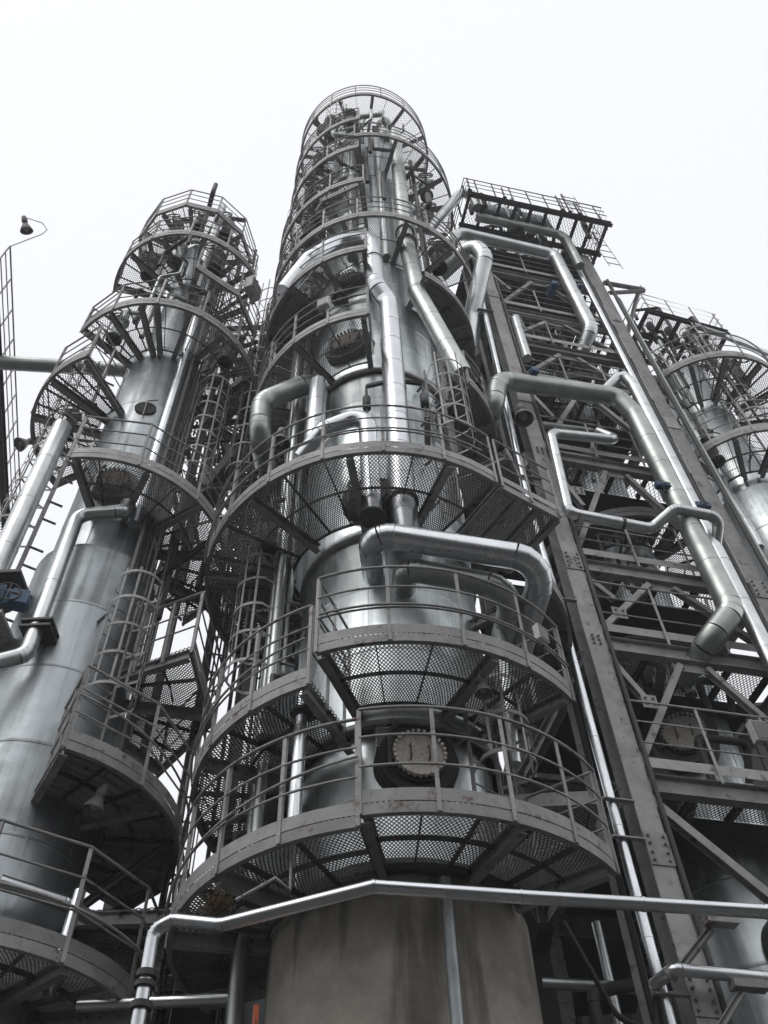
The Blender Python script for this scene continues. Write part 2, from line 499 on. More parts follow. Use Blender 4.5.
    if conduit:
        cd0, cd1, h0, h1 = conduit
        m_ = 24
        mb = MB(); mb.tube([pol(c, Ro + .055, R(cd0 + (cd1 - cd0) * i / m_), z + h0 + (h1 - h0) * i / m_) for i in range(m_ + 1)], .016, 6)
        put('conduit', mb, 'rail', root)
    return root

# ------------------------------------------------------------------ caged ladders
def caged_ladder(label, c, rad, ang, z0, z1, cage_from=2.1, w=0.44, group=None, hoop_gap=0.55, mat='rail', reach=0.36):
    a = R(ang); p0 = pol(c, rad, a, z0)
    out = Vector((math.cos(a), math.sin(a), 0)); tan = Vector((-math.sin(a), math.cos(a), 0))
    root = thing('caged_ladder', label, 'ladder', p0, group)
    for s in (-1, 1):
        mb = MB(); mb.bar(p0 + tan * s * w / 2, p0 + tan * s * w / 2 + Vector((0, 0, z1 - z0)), .012, .06, up=tuple(out))
        put('stile', mb, mat, root)
    rung = shared(('rung', w), lambda m: m.tube([(-w / 2, 0, 0), (w / 2, 0, 0)], .011, 6), mat)
    z = z0 + 0.2
    while z < z1 - .05:
        obj('rung', rung, root, (p0.x, p0.y, z), (0, 0, a + PI / 2)); z += 0.3
    tz = z0 + .5
    while tz < z1:
        for s in (-1, 1):
            q = p0 + tan * s * w / 2 + Vector((0, 0, tz - z0))
            mb = MB(); mb.bar(q, q - out * .26 + Vector((0, 0, -.02)), .05, .012); put('standoff', mb, mat, root)
        tz += 1.25
    def hoop_mesh(m):
        pts = []
        for i in range(17):
            t = -PI / 2 + PI * i / 16
            pts.append((math.cos(t) * reach + .32, math.sin(t) * .36))
        pts = [(0, -w / 2)] + pts + [(0, w / 2)]
        rows = []
        for x, y in pts: rows.append([(x, y, -.025), (x, y, .025)])
        m.quad_strip(rows, smooth=False)
        m.quad_strip([[(x * .985, y * .985, .025), (x * .985, y * .985, -.025)] for x, y in pts], smooth=False)
    hoop = shared(('hoop', w, reach), hoop_mesh, mat)
    if z1 - z0 > cage_from + .5:
        hz = z0 + cage_from; top = z1
        while hz <= top + 1e-3:
            obj('hoop', hoop, root, (p0.x, p0.y, hz), (0, 0, a)); hz += hoop_gap
        for t in (-70, -35, 0, 35, 70):
            x = math.cos(R(t)) * reach + .32; y = math.sin(R(t)) * .36
            q = p0 + out * x * .98 + tan * y * .98
            mb = MB(); mb.bar(q + Vector((0, 0, cage_from)), q + Vector((0, 0, top - z0)), .035, .006, up=tuple(out * math.cos(R(t)) + tan * math.sin(R(t))))
            put('cage_strap', mb, mat, root)
    return root

# ------------------------------------------------------------------ insulated pipes
def rounded(pts, br, nseg=5):
    """-> list of ('s', p, q) and ('e', [pts]) pieces"""
    pts = [Vector(p) for p in pts]; out = []; cur = pts[0]
    for i in range(1, len(pts) - 1):
        p = pts[i]; d0 = (p - pts[i - 1]); d1 = (pts[i + 1] - p); l0, l1 = d0.length, d1.length
        d0.normalize(); d1.normalize()
        th = d0.angle(d1)
        if th < 0.02: continue
        t = min(br * math.tan(th / 2), l0 * .49, l1 * .49)
        a = p - d0 * t; b = p + d1 * t
        rr = t / math.tan(th / 2)
        n = (d1 - d0 * d0.dot(d1)).normalized(); ctr = a + n * rr
        arc = []
        m = max(2, int(round(nseg * th / (PI / 2))))
        for k in range(m + 1):
            ph = th * k / m
            arc.append(ctr - n * rr * math.cos(ph) + d0 * rr * math.sin(ph))
        if (a - cur).length > 0.01: out.append(('s', cur, a))
        out.append(('e', arc)); cur = b
    if (pts[-1] - cur).length > 0.01: out.append(('s', cur, pts[-1]))
    return out
def pipe(label, pts, r, mat='pipe', bend=1.6, n=20, seam=0.9, group=None, name='insulated_pipe', cap=True, cat='pipe', clamps=(), flange=()):
    base = min(pts, key=lambda p: p[2])
    root = thing(name, label, cat, base, group)
    for pc in rounded(pts, r * 2 * bend / 1.6 + .02, 5):
        mb = MB()
        if pc[0] == 's':
            a, b = pc[1], pc[2]; L = (b - a).length; d = (b - a).normalized()
            k = max(1, int(round(L / seam))) if seam else 1
            mb.tube([a, b], r, n, cap=cap)
            for i in range(1, k):
                q = a + d * (L * (i + random.uniform(-.06, .06)) / k)
                mb.tube([q - d * .014, q + d * .014], r + .0045, n, cap=True)
            put('pipe_section', mb, mat, root)
        else:
            # mitred gores: flat facets along the bend, a lap at each joint
            arc = pc[1]
            for i in range(len(arc) - 1):
                pass
            mb.tube(arc, r * 1.012, n, cap=True)
            # hard edges between gores
            for q in range(len(mb.s)): mb.s[q] = True
            e = put('elbow', mb, mat, root)
            m2 = MB()
            for i in range(1, len(arc) - 1):
                d = (arc[i + 1] - arc[i - 1]).normalized()
                m2.tube([arc[i] - d * .007, arc[i] + d * .007], r * 1.012 + .004, n, cap=False)
            if m2.v: put('gore_seam', m2, mat, e)
    for q, d, rr, th in flange:
        d = Vector(d).normalized(); q = Vector(q)
        mb = MB(); mb.tube([q - d * th / 2, q + d * th / 2], rr, 24); put('flange', mb, 'dark', root)
    for q, d in clamps:
        d = Vector(d).normalized(); q = Vector(q)
        mb = MB(); mb.tube([q - d * .03, q + d * .03], r + .012, n); put('clamp', mb, 'dark', root)
    return root

# ------------------------------------------------------------------ clad columns
def clad_column(name, label, c, sections, mat='clad', panel_h=1.0, npan=7, group=None, wob=0.35, core_mat='black', cat='tower'):
    root = thing(name, label, cat, (c[0], c[1], sections[0][0]), group)
    for (z0, z1, r) in sections:
        mb = MB(); mb.lathe([(0.01, 0), (r - .02, 0), (r - .02, z1 - z0), (0.01, z1 - z0)], (c[0], c[1], z0), 40)
        put('core', mb, core_mat, root)
        k = max(1, int(round((z1 - z0) / panel_h))); h = (z1 - z0) / k
        w = 2 * PI / npan
        def sheet(m, r=r, h=h, w=w):
            for prof in ([(r, -.012), (r, h * .5), (r + .001, h)], [(r + .001, h - .042), (r + .007, h - .034), (r + .007, h - .022), (r + .001, h - .014)], [(r + .004, h - .012), (r + .004, h + .012)]):
                rows = []
                for rr, zz in prof:
                    row = []
                    for j in range(15):
                        a = -w / 2 + (w + .03 / r) * j / 14
                        row.append((rr * math.cos(a), rr * math.sin(a), zz))
                    rows.append(row)
                m.quad_strip(rows, smooth=True)
            a = w / 2 + .01 / r                      # standing lap along the vertical joint
            m.quad_strip([[((r + q) * math.cos(a + t / r), (r + q) * math.sin(a + t / r), zz) for zz in (0, h)] for q, t in ((0, -.012), (.006, -.01), (.006, .01), (0, .012))], smooth=False)
        me = shared(('cladding_sheet', round(r, 3), round(h, 3), npan), sheet, mat)
        for i in range(k):
            for j in range(npan):
                a = w * j + (w / 2 if i % 2 else 0) + .3
                # leave out the far side nobody can see from the yard
                o = obj('cladding_sheet', me, root, (c[0] + random.uniform(-.003, .003), c[1] + random.uniform(-.003, .003), z0 + h * i), (R(random.gauss(0, wob * .5)), R(random.gauss(0, wob * .5)), a))
    for i, (z0, z1, r) in enumerate(sections):
        mb = MB(); mb.lathe([(r - .03, -.10), (r + .02, -.10), (r + .025, -.09), (r + .025, -.02), (r + .0, -.005), (r - .03, -.004)], (c[0], c[1], z0), 40); put('support_ring', mb, 'steel' if i else 'dark', root)
    return root

def manhole(column, c, r, ang, z, rad=0.36, proud=0.22, cover_mat='cover', ring_mat='dark', nb=28, recess=True):
    """bolted manway: part of its column; cover, bolts, handles and hinge are sub-parts"""
    a = R(ang); out = Vector((math.cos(a), math.sin(a), 0)); tan = Vector((-math.sin(a), math.cos(a), 0)); up = Vector((0, 0, 1))
    p = pol(c, r - .1, a, z)
    mb = MB()
    def disc(mb, off, r0, r1, d0, d1, n=36):
        rows = []
        for rr, dd in ((r0, d0), (r1, d0), (r1, d1), (r0, d1)):
            rows.append([p + out * (dd + off) + (tan * math.cos(2 * PI * k / n) + up * math.sin(2 * PI * k / n)) * rr for k in range(n)])
        mb.quad_strip(rows, closed=True, smooth=False, close_rows=True)
    disc(mb, 0, rad * .82, rad * 1.42, 0, proud + .02)
    if recess: disc(mb, 0, rad * 1.40, rad * 1.5, 0, proud - .02)
    man = put('manway', mb, 'black' if recess else ring_mat, column)
    mb = MB(); disc(mb, 0, rad * .70, rad * 1.04, proud - .02, proud + .06); put('manway_flange', mb, 'black' if cover_mat == 'cover' else ring_mat, man)
    mb = MB(); disc(mb, 0, 0.005, rad * .86, proud + .065, proud + .11); put('cover', mb, cover_mat, man)
    bolt = shared(('bolt', round(rad, 2)), lambda m: (m.tube([(0, 0, -.02), (0, 0, .05)], rad * .064, 6, smooth=False)), 'cover' if cover_mat == 'cover' else ring_mat)
    for k in range(nb):
        t = 2 * PI * k / nb
        q = p + out * (proud + .11) + (tan * math.cos(t) + up * math.sin(t)) * rad * .905
        obj('bolt', bolt, man, q, (0, PI / 2, a))
    for s in (-1, 1):
        q = p + out * (proud + .115) + tan * s * rad * .33
        mb = MB(); mb.tube([q - up * .09, q - up * .09 + out * .05, q + up * .09 + out * .05, q + up * .09], .012, 6); put('handle', mb, 'rust', man)
    mb = MB(); q = p + out * (proud + .1) - tan * rad * 1.05
    mb.tube([q - up * rad * .6, q + up * rad * .9, q + up * rad * 1.25 + tan * .1], .028, 8); put('davit', mb, ring_mat, man)
    return man

# ------------------------------------------------------------------ lamps and valves
def bell_lamp(label, p, tilt=(0, 0), s=1.0, group='bell shaped yard lamps', arm=None):
    """cast body, enamelled bell shade, glass"""
    p = Vector(p)
    root = thing('bell_lamp', label, 'lamp', p, group)
    rot = Matrix.Rotation(tilt[1], 4, 'Z') @ Matrix.Rotation(tilt[0], 4, 'Y')
    def lat(prof, n=20):
        mb = MB(); mb.lathe([(r * s, z * s) for r, z in prof], (0, 0, 0), n)
        mb.v = [tuple(rot @ Vector(v) + p) for v in mb.v]; return mb
    put('shade', lat([(.055, .02), (.075, -.02), (.13, -.13), (.155, -.20), (.15, -.205), (.12, -.13), (.06, -.01)]), 'lampgrey', root)
    put('housing', lat([(.004, .22), (.045, .215), (.06, .19), (.06, .13), (.072, .12), (.072, .06), (.06, .05), (.06, .0), (.01, -.01)]), 'lampgrey', root)
    put('glass', lat([(.06, -.02), (.072, -.08), (.06, -.15), (.02, -.185), (.002, -.19)]), 'glass', root)
    if arm:
        mb = MB(); mb.tube([rot @ Vector((0, 0, .2 * s)) + p] + [Vector(q) for q in arm], .012, 6); put('arm', mb, 'rail', root)
    return root

def actuator(label, p, yaw=0.0, s=1.0, group='blue valve actuators'):
    p = Vector(p)
    root = thing('valve_actuator', label, 'valve', p, group)
    rz = Matrix.Rotation(yaw, 4, 'Z')
    def w(fn, mat, name):
        mb = MB(); fn(mb); mb.v = [tuple(rz @ (Vector(v) * s) + p) for v in mb.v]; return put(name, mb, mat, root)
    w(lambda m: m.lathe([(.01, -.16), (.10, -.16), (.115, -.14), (.115, .14), (.10, .16), (.01, .16)], n=18), 'blue', 'gear_housing')
    w(lambda m: m.lathe([(.01, .10), (.10, .10), (.115, .13), (.115, .27), (.09, .31), (.01, .31)], n=18, axis='X'), 'blue', 'motor')
    w(lambda m: (m.box((-.20, -.02, .02), (.14, 0, 0), (0, .13, 0), (0, 0, .15)), m.box((.17, -.08, -.02), (.12, 0, 0), (0, .11, 0), (0, 0, .13)), m.box((-.20, -.156, .02), (.10, 0, 0), (0, .006, 0), (0, 0, .11))), 'blue', 'terminal_box')
    w(lambda m: m.tube([(0, 0, -.42), (0, 0, -.15)], .05, 12), 'dark', 'yoke')
    def wheel(m):
        pts = [(.17 * math.cos(2 * PI * k / 20), -.2, .17 * math.sin(2 * PI * k / 20)) for k in range(21)]
        m.tube(pts, .012, 6); m.bar((-.17, -.2, 0), (.17, -.2, 0), .015, .015); m.bar((0, -.2, -.17), (0, -.2, .17), .015, .015); m.tube([(0, -.1, 0), (0, -.21, 0)], .02, 8)
    w(wheel, 'dark', 'handwheel')
    return root
def valve(label, p, s=1.0, mat='dark', group='small valves on the platforms', name='valve_station'):
    p = Vector(p)
    t = thing(name, label, 'valve', p, group)
    def L_(prof): return [(a * s, b * s) for a, b in prof]
    mb = MB(); mb.lathe(L_([(.02, 0), (.15, 0), (.15, .05), (.07, .07), (.07, .22), (.12, .3), (.12, .46), (.07, .52), (.07, .66), (.15, .68), (.15, .73), (.02, .73)]), p, 14); put('body', mb, mat, t)
    mb = MB(); mb.tube([p + Vector((0, -.1 * s, .38 * s)), p + Vector((0, -.34 * s, .38 * s))], .03 * s, 8); put('stem', mb, 'steel', t)
    mb = MB(); mb.tube([p + Vector((.16 * s * math.cos(q * PI / 8), -.34 * s, .38 * s + .16 * s * math.sin(q * PI / 8))) for q in range(17)], .016 * s, 6)
    mb.bar(p + Vector((-.15 * s, -.34 * s, .38 * s)), p + Vector((.15 * s, -.34 * s, .38 * s)), .02 * s, .02 * s); put('handwheel', mb, 'dark', t)
    mb = MB(); mb.tube([p + Vector((0, 0, .7 * s)), p + Vector((0, 0, 1.15 * s)), p + Vector((.3 * s, .1 * s, 1.25 * s))], .05 * s, 8); put('outlet', mb, mat, t)
    return t
def cable_ladder(label, a, b, w, ang, ncab=5):
    a, b = Vector(a), Vector(b); d = (b - a).normalized(); L = (b - a).length
    side = Vector((math.cos(R(ang)), math.sin(R(ang)), 0))
    t = thing('cable_ladder', label, 'cable tray', a, 'cable ladders')
    nrm = d.cross(side).normalized()
    for q in (-1, 1):
        mb = MB(); mb.bar(a + side * q * w / 2, b + side * q * w / 2, .012, .08, up=tuple(nrm)); put('side_rail', mb, 'steel', t)
    rg = shared(('tray_rung', w), lambda m: m.box((0, 0, 0), (w / 2, 0, 0), (0, .008, 0), (0, 0, .015)), 'steel')
    k = int(L / .4)
    for i in range(k): obj('rung', rg, t, a + d * (.2 + .4 * i), (0, 0, R(ang)))
    for i in range(ncab):
        o_ = side * (w * (-.38 + .76 * i / max(1, ncab - 1))) - nrm * .03
        pts = [a + o_ + d * (L * j / 14) + side * random.uniform(-.012, .012) + nrm * random.uniform(-.01, .01) for j in range(15)]
        mb = MB(); mb.tube(pts, random.choice((.012, .016, .022)), 6); put('cable', mb, 'black' if i % 2 else 'dark', t)
    return t
def junction_box(label, p, yaw, s=1.0):
    p = Vector(p); x = Vector((math.cos(yaw), math.sin(yaw), 0)); y = Vector((-x.y, x.x, 0))
    t = thing('junction_box', label, 'junction box', p, 'grey junction boxes')
    mb = MB(); mb.box(p, x * .13 * s, y * .06 * s, (0, 0, .17 * s)); put('case', mb, 'white', t)
    mb = MB(); mb.box(p - y * .066 * s, x * .115 * s, y * .006 * s, (0, 0, .15 * s)); put('lid', mb, 'lampgrey', t)
    mb = MB(); mb.tube([p - Vector((0, 0, .16 * s)), p - Vector((0, 0, .5 * s)), p - Vector((0, 0, .6 * s)) + y * .2 * s], .014, 6); put('cable', mb, 'black', t)
    return t
#@@SCENE
# ================================================================== the setting
mb = MB(); mb.poly([(-900, -900, 0), (900, -900, 0), (900, 900, 0), (-900, 900, 0)])
g = put('ground', mb, 'ground'); g['kind'] = 'structure'

CM = (0.0, 10.0)          # central column axis
CL = (-4.95, 10.15)       # left column axis
CR = (8.75, 13.25)        # far right column axis

# ================================================================== central column
base = thing('concrete_plinth', 'stained round concrete base under the central column', 'plinth', (0, 10, 0))
mb = MB(); mb.lathe([(1.47, 0), (1.46, 2.0), (1.45, 6.62), (1.43, 6.66), (1.2, 6.665)], (-.05, 10, 0), 64); put('shaft', mb, 'concrete', base)
mb = MB(); mb.lathe([(1.2, 6.667), (1.50, 6.667), (1.50, 6.70), (1.40, 6.72), (1.38, 6.86), (1.2, 6.87)], (0, 10, 0), 64); put('capping_ring', mb, 'dark', base)

main = clad_column('distillation_column', 'tallest silver clad central column ringed by platforms', CM,
                   [(6.88, 8.72, 1.24), (8.72, 12.3, 1.37), (12.3, 17.35, 1.40), (17.35, 22.6, 1.46), (22.6, 29.6, 1.36), (29.6, 35.0, 1.25)], 'clad', 1.05, 6)
mb = MB(); mb.lathe([(1.25, 0), (1.18, .28), (.95, .55), (.5, .75), (.01, .8)], (0, 10, 35.0), 40); put('domed_head', mb, 'clad', main)
manhole(main, CM, 1.24, -79, 8.12, 0.33)
manhole(main, CM, 1.40, -97, 13.05, 0.33, cover_mat='rust', nb=24)
manhole(main, CM, 1.46, -112, 18.4, 0.35, cover_mat='rust', nb=24)
manhole(main, CM, 1.46, -112, 21.6, 0.26, cover_mat='rust', nb=20)

GP = 'ring platforms of the central column'
B = R
ring_platform('lowest ring platform of the central column, above the concrete base', CM, 6.72, 1.5, 2.6, -98, -31, brackets=(-97, -62, -33), spacing=.78, group=GP, conduit=None, end_rails=(False, True), joist=12)
ring_platform('left half of the lowest platform, wrapping the concrete base behind the kinked pipe', CM, 6.60, 1.5, 2.6, -205, -98.4, brackets=(-200, -166, -135), spacing=.78, group=GP, conduit=(-176, -98, .15, .62), joist=14)
ring_platform('grated balcony directly above the beige manway on the central column', CM, 8.93, 1.40, 2.62, -109, -33, brackets=(-108, -62, -35), spacing=.82, group=GP, conduit=(-108, -34, .42, .38), end_rails=(True, True), joist=13)
ring_platform('stepped down landing at the left end of the balcony above the manway', CM, 8.50, 1.40, 2.6, -200, -111, brackets=(-196, -155, -113), spacing=.82, group=GP, conduit=(-190, -112, .2, .55), end_rails=(False, True), joist=14)
ring_platform('wide platform circling the central column below the big vertical pipe', (-.13, 10.0), 12.50, 1.43, 2.82, -215, -50, brackets=(-206, -168, -132, -97, -66), spacing=.86, group=GP, conduit=(-170, -55, .3, .45), joist=13)
ring_platform('curved half platform left of the big pipe, with rusty manway cover behind', CM, 17.50, 1.50, 2.6, -215, -93, cell=(.026, .036), brackets=(-200, -165, -128, -95), spacing=.85, group=GP, end_rails=(False, True), joist=16)
ring_platform('solid plated half platform at the left foot of the arching pipe bend', CM, 20.75, 1.50, 2.6, -215, -138, solid=True, brackets=(-200, -160), spacing=.85, group=GP, joist=20)
ring_platform('mesh balcony right under the arching pipe bend', CM, 20.75, 1.50, 2.6, -137.6, -93, cell=(.026, .036), brackets=(-136, -115, -94), spacing=.85, group=GP, end_rails=(False, True), joist=20)
ring_platform('full ring platform above the arching pipe bend of the central column', CM, 22.85, 1.40, 2.6, -212, -20, cell=(.026, .036), brackets=(-200, -170, -140, -105, -70, -40), spacing=.9, group=GP, joist=15)
ring_platform('narrow half ring on the left, fourth from the top of the central column', CM, 25.5, 1.40, 2.6, -215, -93, cell=(.026, .036), brackets=(-200, -165, -130, -95), spacing=.9, group=GP, joist=12)
ring_platform('right sided upper ring of the central column, beside the offset grey pipe', CM, 29.7, 1.35, 2.6, -98, 35, cell=(.028, .040), brackets=(-96, -70, -48, -28, -8, 14, 32), spacing=.95, group=GP, joist=10)
ring_platform('left sided upper half ring, third from the top of the central column', CM, 28.9, 1.35, 2.5, -230, -96, cell=(.028, .040), brackets=(-220, -190, -160, -128, -98), spacing=.95, group=GP, joist=12)
ring_platform('left sided upper half ring just under the summit platform', CM, 32.0, 1.25, 2.5, -230, -95, cell=(.028, .040), brackets=(-220, -190, -160, -128, -97), spacing=.95, group=GP, joist=12)
ring_platform('summit ring platform crowning the tallest column', (-.12, 10.05), 36.0, .55, 2.36, -250, 60, cell=(.028, .040), brackets=(-230, -200, -172, -140, -110, -80, -50, -20, 10, 40), spacing=.9, group=GP, joist=14)

ring_platform('faceted canopy like half ring on the left of the bare upper shaft', CM, 26.9, 1.40, 2.1, -165, -93, cell=(.028, .040), facet=36, brackets=(-163, -130, -95), rail=False, group=GP, joist=16)
random.seed(5)
for k in range(34):
    a = R(random.uniform(-195, -40)); z0 = random.uniform(23.2, 33.5); q = pol(CM, random.uniform(1.5, 2.1), a, z0); h_ = random.uniform(1.0, 3.5); q2 = pol(CM, random.uniform(1.5, 2.3), a + random.uniform(-.5, .5), z0 + h_)
    pipe('thin pipe cranked round the bare upper shaft of the central column', [q, q + Vector((0, 0, h_)), q2, q2 + Vector((0, 0, random.uniform(.4, 1.2)))], random.choice((.03, .04, .06, .09)), random.choice(('pipe_olive', 'dark', 'dark')), seam=0, n=10, name='service_pipe', group='thin pipes round the upper shaft')
# nozzles and equipment on the summit
for i, (x, y, r, h, lb) in enumerate(((-1.25, 8.75, .26, 1.9, 'left'), (-.55, 8.45, .24, 1.5, 'middle'), (.65, 8.9, .26, 1.9, 'right'))):
    t = thing('relief_valve', ['tall dark relief valve at the left of the summit platform', 'squat dark relief valve in the middle of the summit platform', 'pale stubby vent at the right of the summit platform'][i], 'valve', (x, y, 34.6), 'valves under the summit platform')
    mb = MB(); mb.lathe([(r * .6, 0), (r, .05), (r, h * .4), (r * .6, h * .45), (r * .6, h * .8), (r * 1.1, h * .82), (r * 1.1, h), (.01, h)], (x, y, 34.6), 18); put('body', mb, 'pipe' if i == 2 else 'dark', t)
    mb = MB(); mb.tube([(x, y, 34.9), (x - .35, y - .1, 34.9), (x - .35, y - .1, 35.6)], r * .4, 10); put('outlet', mb, 'dark', t)

# platform bridging to the steel frame
br = thing('bridge_platform', 'angular bridge deck from the wide platform across to the steel frame', 'platform', (2.2, 8.6, 12.3))
bp = [(1.75, 7.95), (2.66, 8.58), (2.7, 9.9), (1.6, 9.8)]
ux = Vector((bp[1][0] - bp[0][0], bp[1][1] - bp[0][1], 0)); lx = ux.length; ux.normalize(); uy = Vector((-ux.y, ux.x, 0))
d = put('deck_mesh', deck_rect((bp[0][0], bp[0][1], 12.5), ux, uy, lx, 1.25, .0225, .034), 'mesh', br); d['kind'] = 'stuff'
o_ = Vector((bp[0][0], bp[0][1], 12.5))
for k in range(4):
    a = o_ + ux * (lx * k / 3); mb = MB(); mb.hbeam(a + Vector((0, 0, -.1)), a + uy * 1.25 + Vector((0, 0, -.1)), .08, .14); put('joist', mb, 'steel', br)
for q in (0, 1.25):
    mb = MB(); mb.hbeam(o_ + uy * q + Vector((0, 0, -.09)), o_ + ux * lx + uy * q + Vector((0, 0, -.09)), .07, .15, kind='C'); put('edge_beam', mb, 'steel', br)
mb = MB(); mb.bar(o_ - uy * .05 + Vector((0, 0, .075)), o_ + ux * lx - uy * .05 + Vector((0, 0, .075)), .006, .13); put('kick_plate', mb, 'rail', br)
railing(br, [o_ - uy * .06, o_ + ux * lx - uy * .06], .72)

# right hand landing behind the balcony (lower right of the central column)
ld = thing('landing_platform', 'shadowed landing behind the right end of the lowest platform', 'platform', (1.6, 10.5, 7.9))
d = put('deck_mesh', deck_rect((1.1, 9.3, 8.0), (1, 0, 0), (0, 1, 0), 1.3, 2.2, .026, .036), 'mesh', ld); d['kind'] = 'stuff'
for k in range(4):
    mb = MB(); mb.hbeam((1.14 + .4 * k, 9.33, 7.9), (1.14 + .4 * k, 11.5, 7.9), .08, .14); put('joist', mb, 'steel', ld)
mb = MB(); mb.hbeam((1.1, 9.28, 7.9), (2.4, 9.28, 7.9), .08, .18, kind='C'); put('edge_beam', mb, 'steel', ld)

ring_platform('solid landing behind the caged ladder right of the big pipe', CM, 16.6, 1.5, 2.3, -42, 10, solid=True, brackets=(-40, -15, 8), spacing=.8, group=GP, end_rails=(True, False), joist=22)
ring_platform('solid landing above the end of the offset grey pipe', CM, 20.6, 1.5, 2.3, -60, 40, solid=True, brackets=(-58, -20, 35), spacing=.9, group=GP, rail=False, joist=22)
ring_platform('solid shadowed landing behind the bridge deck', CM, 14.6, 1.45, 2.5, -30, 50, solid=True, rail=False, brackets=(-28, 10, 45), spacing=.9, group=GP, joist=22)
ring_platform('solid shadowed landing behind the twin thick pipes', CM, 11.0, 1.42, 2.7, -32, 60, solid=True, rail=False, brackets=(-30, 10, 45), spacing=.9, group=GP, joist=22)
# ladders on the central column
caged_ladder('caged ladder right of the big vertical pipe, rising from the wide platform', CM, 1.68, -50, 12.5, 17.2)
caged_ladder('caged ladder in the gap left of the central column under the wide platform', CM, 1.75, -160, 8.5, 12.6, cage_from=1.6)
caged_ladder('small caged ladder in shadow behind the hanging lamp', CM, 1.55, -48, 6.7, 9.0, cage_from=1.2)
caged_ladder('caged ladder on the left flank of the central column, half way up', CM, 1.9, -175, 17.5, 22.8, cage_from=1.8)
caged_ladder('caged ladder on the upper left flank of the central column', CM, 1.9, -165, 22.9, 29.0, cage_from=1.8)
caged_ladder('topmost ladder of the central column, reaching the summit platform', CM, 1.75, -120, 32.0, 36.2, cage_from=1.6)

# ================================================================== pipes of the central column
pipe('big bright vertical pipe with an arched bend down the front of the central column',
     [(-2.0, 8.35, 20.75), (-1.45, 8.0, 21.6), (-.75, 7.95, 22.55), (.02, 7.9, 22.55), (.04, 7.95, 19.95), (.30, 8.20, 19.55), (.29, 8.25, 12.2), (.33, 8.25, 11.35)], .21, 'bright', bend=1.3, seam=.85,
     clamps=[((.03, 7.93, 21.2), (0, 0, 1)), ((.295, 8.25, 16.0), (0, 0, 1))], flange=[((.29, 8.25, 12.55), (0, 0, 1), .25, .05)])
pipe('bright stub pipe curving left beside the big vertical pipe, open flange below',
     [(-1.35, 8.45, 14.15), (-.95, 8.15, 14.55), (-.22, 8.1, 14.95), (-.17, 8.1, 12.0)], .15, 'bright', bend=1.6, seam=.8, flange=[((-.165, 8.1, 12.0), (0, 0, 1), .20, .04)])
pipe('dull squared pipe loop on the left of the central column', [(-2.2, 9.6, 15.7), (-2.22, 8.85, 15.65), (-2.24, 8.75, 16.6), (-1.3, 8.75, 17.3), (-1.1, 9.2, 17.3)], .20, 'pipe_olive', bend=1.3)
pipe('short bright vertical pipe hanging under the dull loop', [(-1.18, 8.6, 14.6), (-1.15, 8.6, 16.95)], .17, 'bright', seam=.7)
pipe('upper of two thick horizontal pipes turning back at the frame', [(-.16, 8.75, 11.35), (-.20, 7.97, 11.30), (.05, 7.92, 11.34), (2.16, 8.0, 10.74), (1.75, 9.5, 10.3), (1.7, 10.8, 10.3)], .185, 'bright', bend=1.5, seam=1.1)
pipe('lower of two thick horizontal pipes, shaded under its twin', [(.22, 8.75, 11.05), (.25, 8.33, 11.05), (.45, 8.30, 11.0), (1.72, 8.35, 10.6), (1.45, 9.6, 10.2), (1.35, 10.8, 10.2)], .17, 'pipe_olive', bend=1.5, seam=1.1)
pipe('slim dull riser dropping below the twin thick pipes', [(1.50, 8.9, 10.4), (1.42, 8.95, 8.2)], .075, 'pipe', seam=.9)
pipe('offset matt grey pipe on the upper right of the central column', [(.95, 8.45, 33.6), (.92, 8.4, 29.5), (.85, 8.35, 23.8), (.95, 8.35, 20.4), (1.65, 8.6, 17.0)], .2, 'pipe_olive', bend=2.5, seam=1.2, flange=[((.87, 8.36, 23.3), (0, 0, 1), .27, .08), ((.86, 8.36, 24.0), (0, 0, 1), .25, .05)])
pipe('thick elbowed pipe hooking over beside the frame top', [(1.75, 9.65, 24.3), (2.70, 9.0, 24.75), (2.90, 9.05, 23.9), (2.42, 10.0, 22.4), (2.3, 10.4, 21.4)], .22, 'pipe', bend=1.2, seam=.9)
pipe('pipe sloping up from the column to the frame top', [(1.7, 9.6, 27.5), (3.1, 9.2, 30.2), (3.25, 9.4, 28.6)], .15, 'pipe', seam=1.2)
pipe('thin straight pipe beside the left flank of the central column', [(-1.62, 9.1, 6.8), (-1.62, 9.1, 17.2)], .07, 'pipe_olive', seam=1.5)
pipe('second thin dark pipe along the left flank of the central column', [(-1.75, 9.55, 5.0), (-1.75, 9.55, 20.5)], .09, 'pipe_olive', seam=1.5)
pipe('short bright vertical pipe between the stepped landing and the lowest platform', [(-1.08, 8.15, 6.9), (-1.05, 8.15, 8.9)], .075, 'bright', seam=.7, flange=[((-1.07, 8.15, 6.95), (0, 0, 1), .12, .04), ((-1.05, 8.15, 8.45), (0, 0, 1), .13, .05)])
pipe('thin straight pipe up the bare upper shaft', [(.35, 8.56, 23.0), (.30, 8.6, 34.0)], .1, 'pipe', seam=1.3)
pipe('second thin pipe up the bare upper shaft', [(-.5, 8.55, 23.0), (-.5, 8.6, 34.0)], .12, 'pipe_olive', seam=1.3)
pipe('downpipe on the concrete base', [(.42, 8.46, 0.2), (.44, 8.46, 6.5)], .06, 'clad_dark', seam=0)
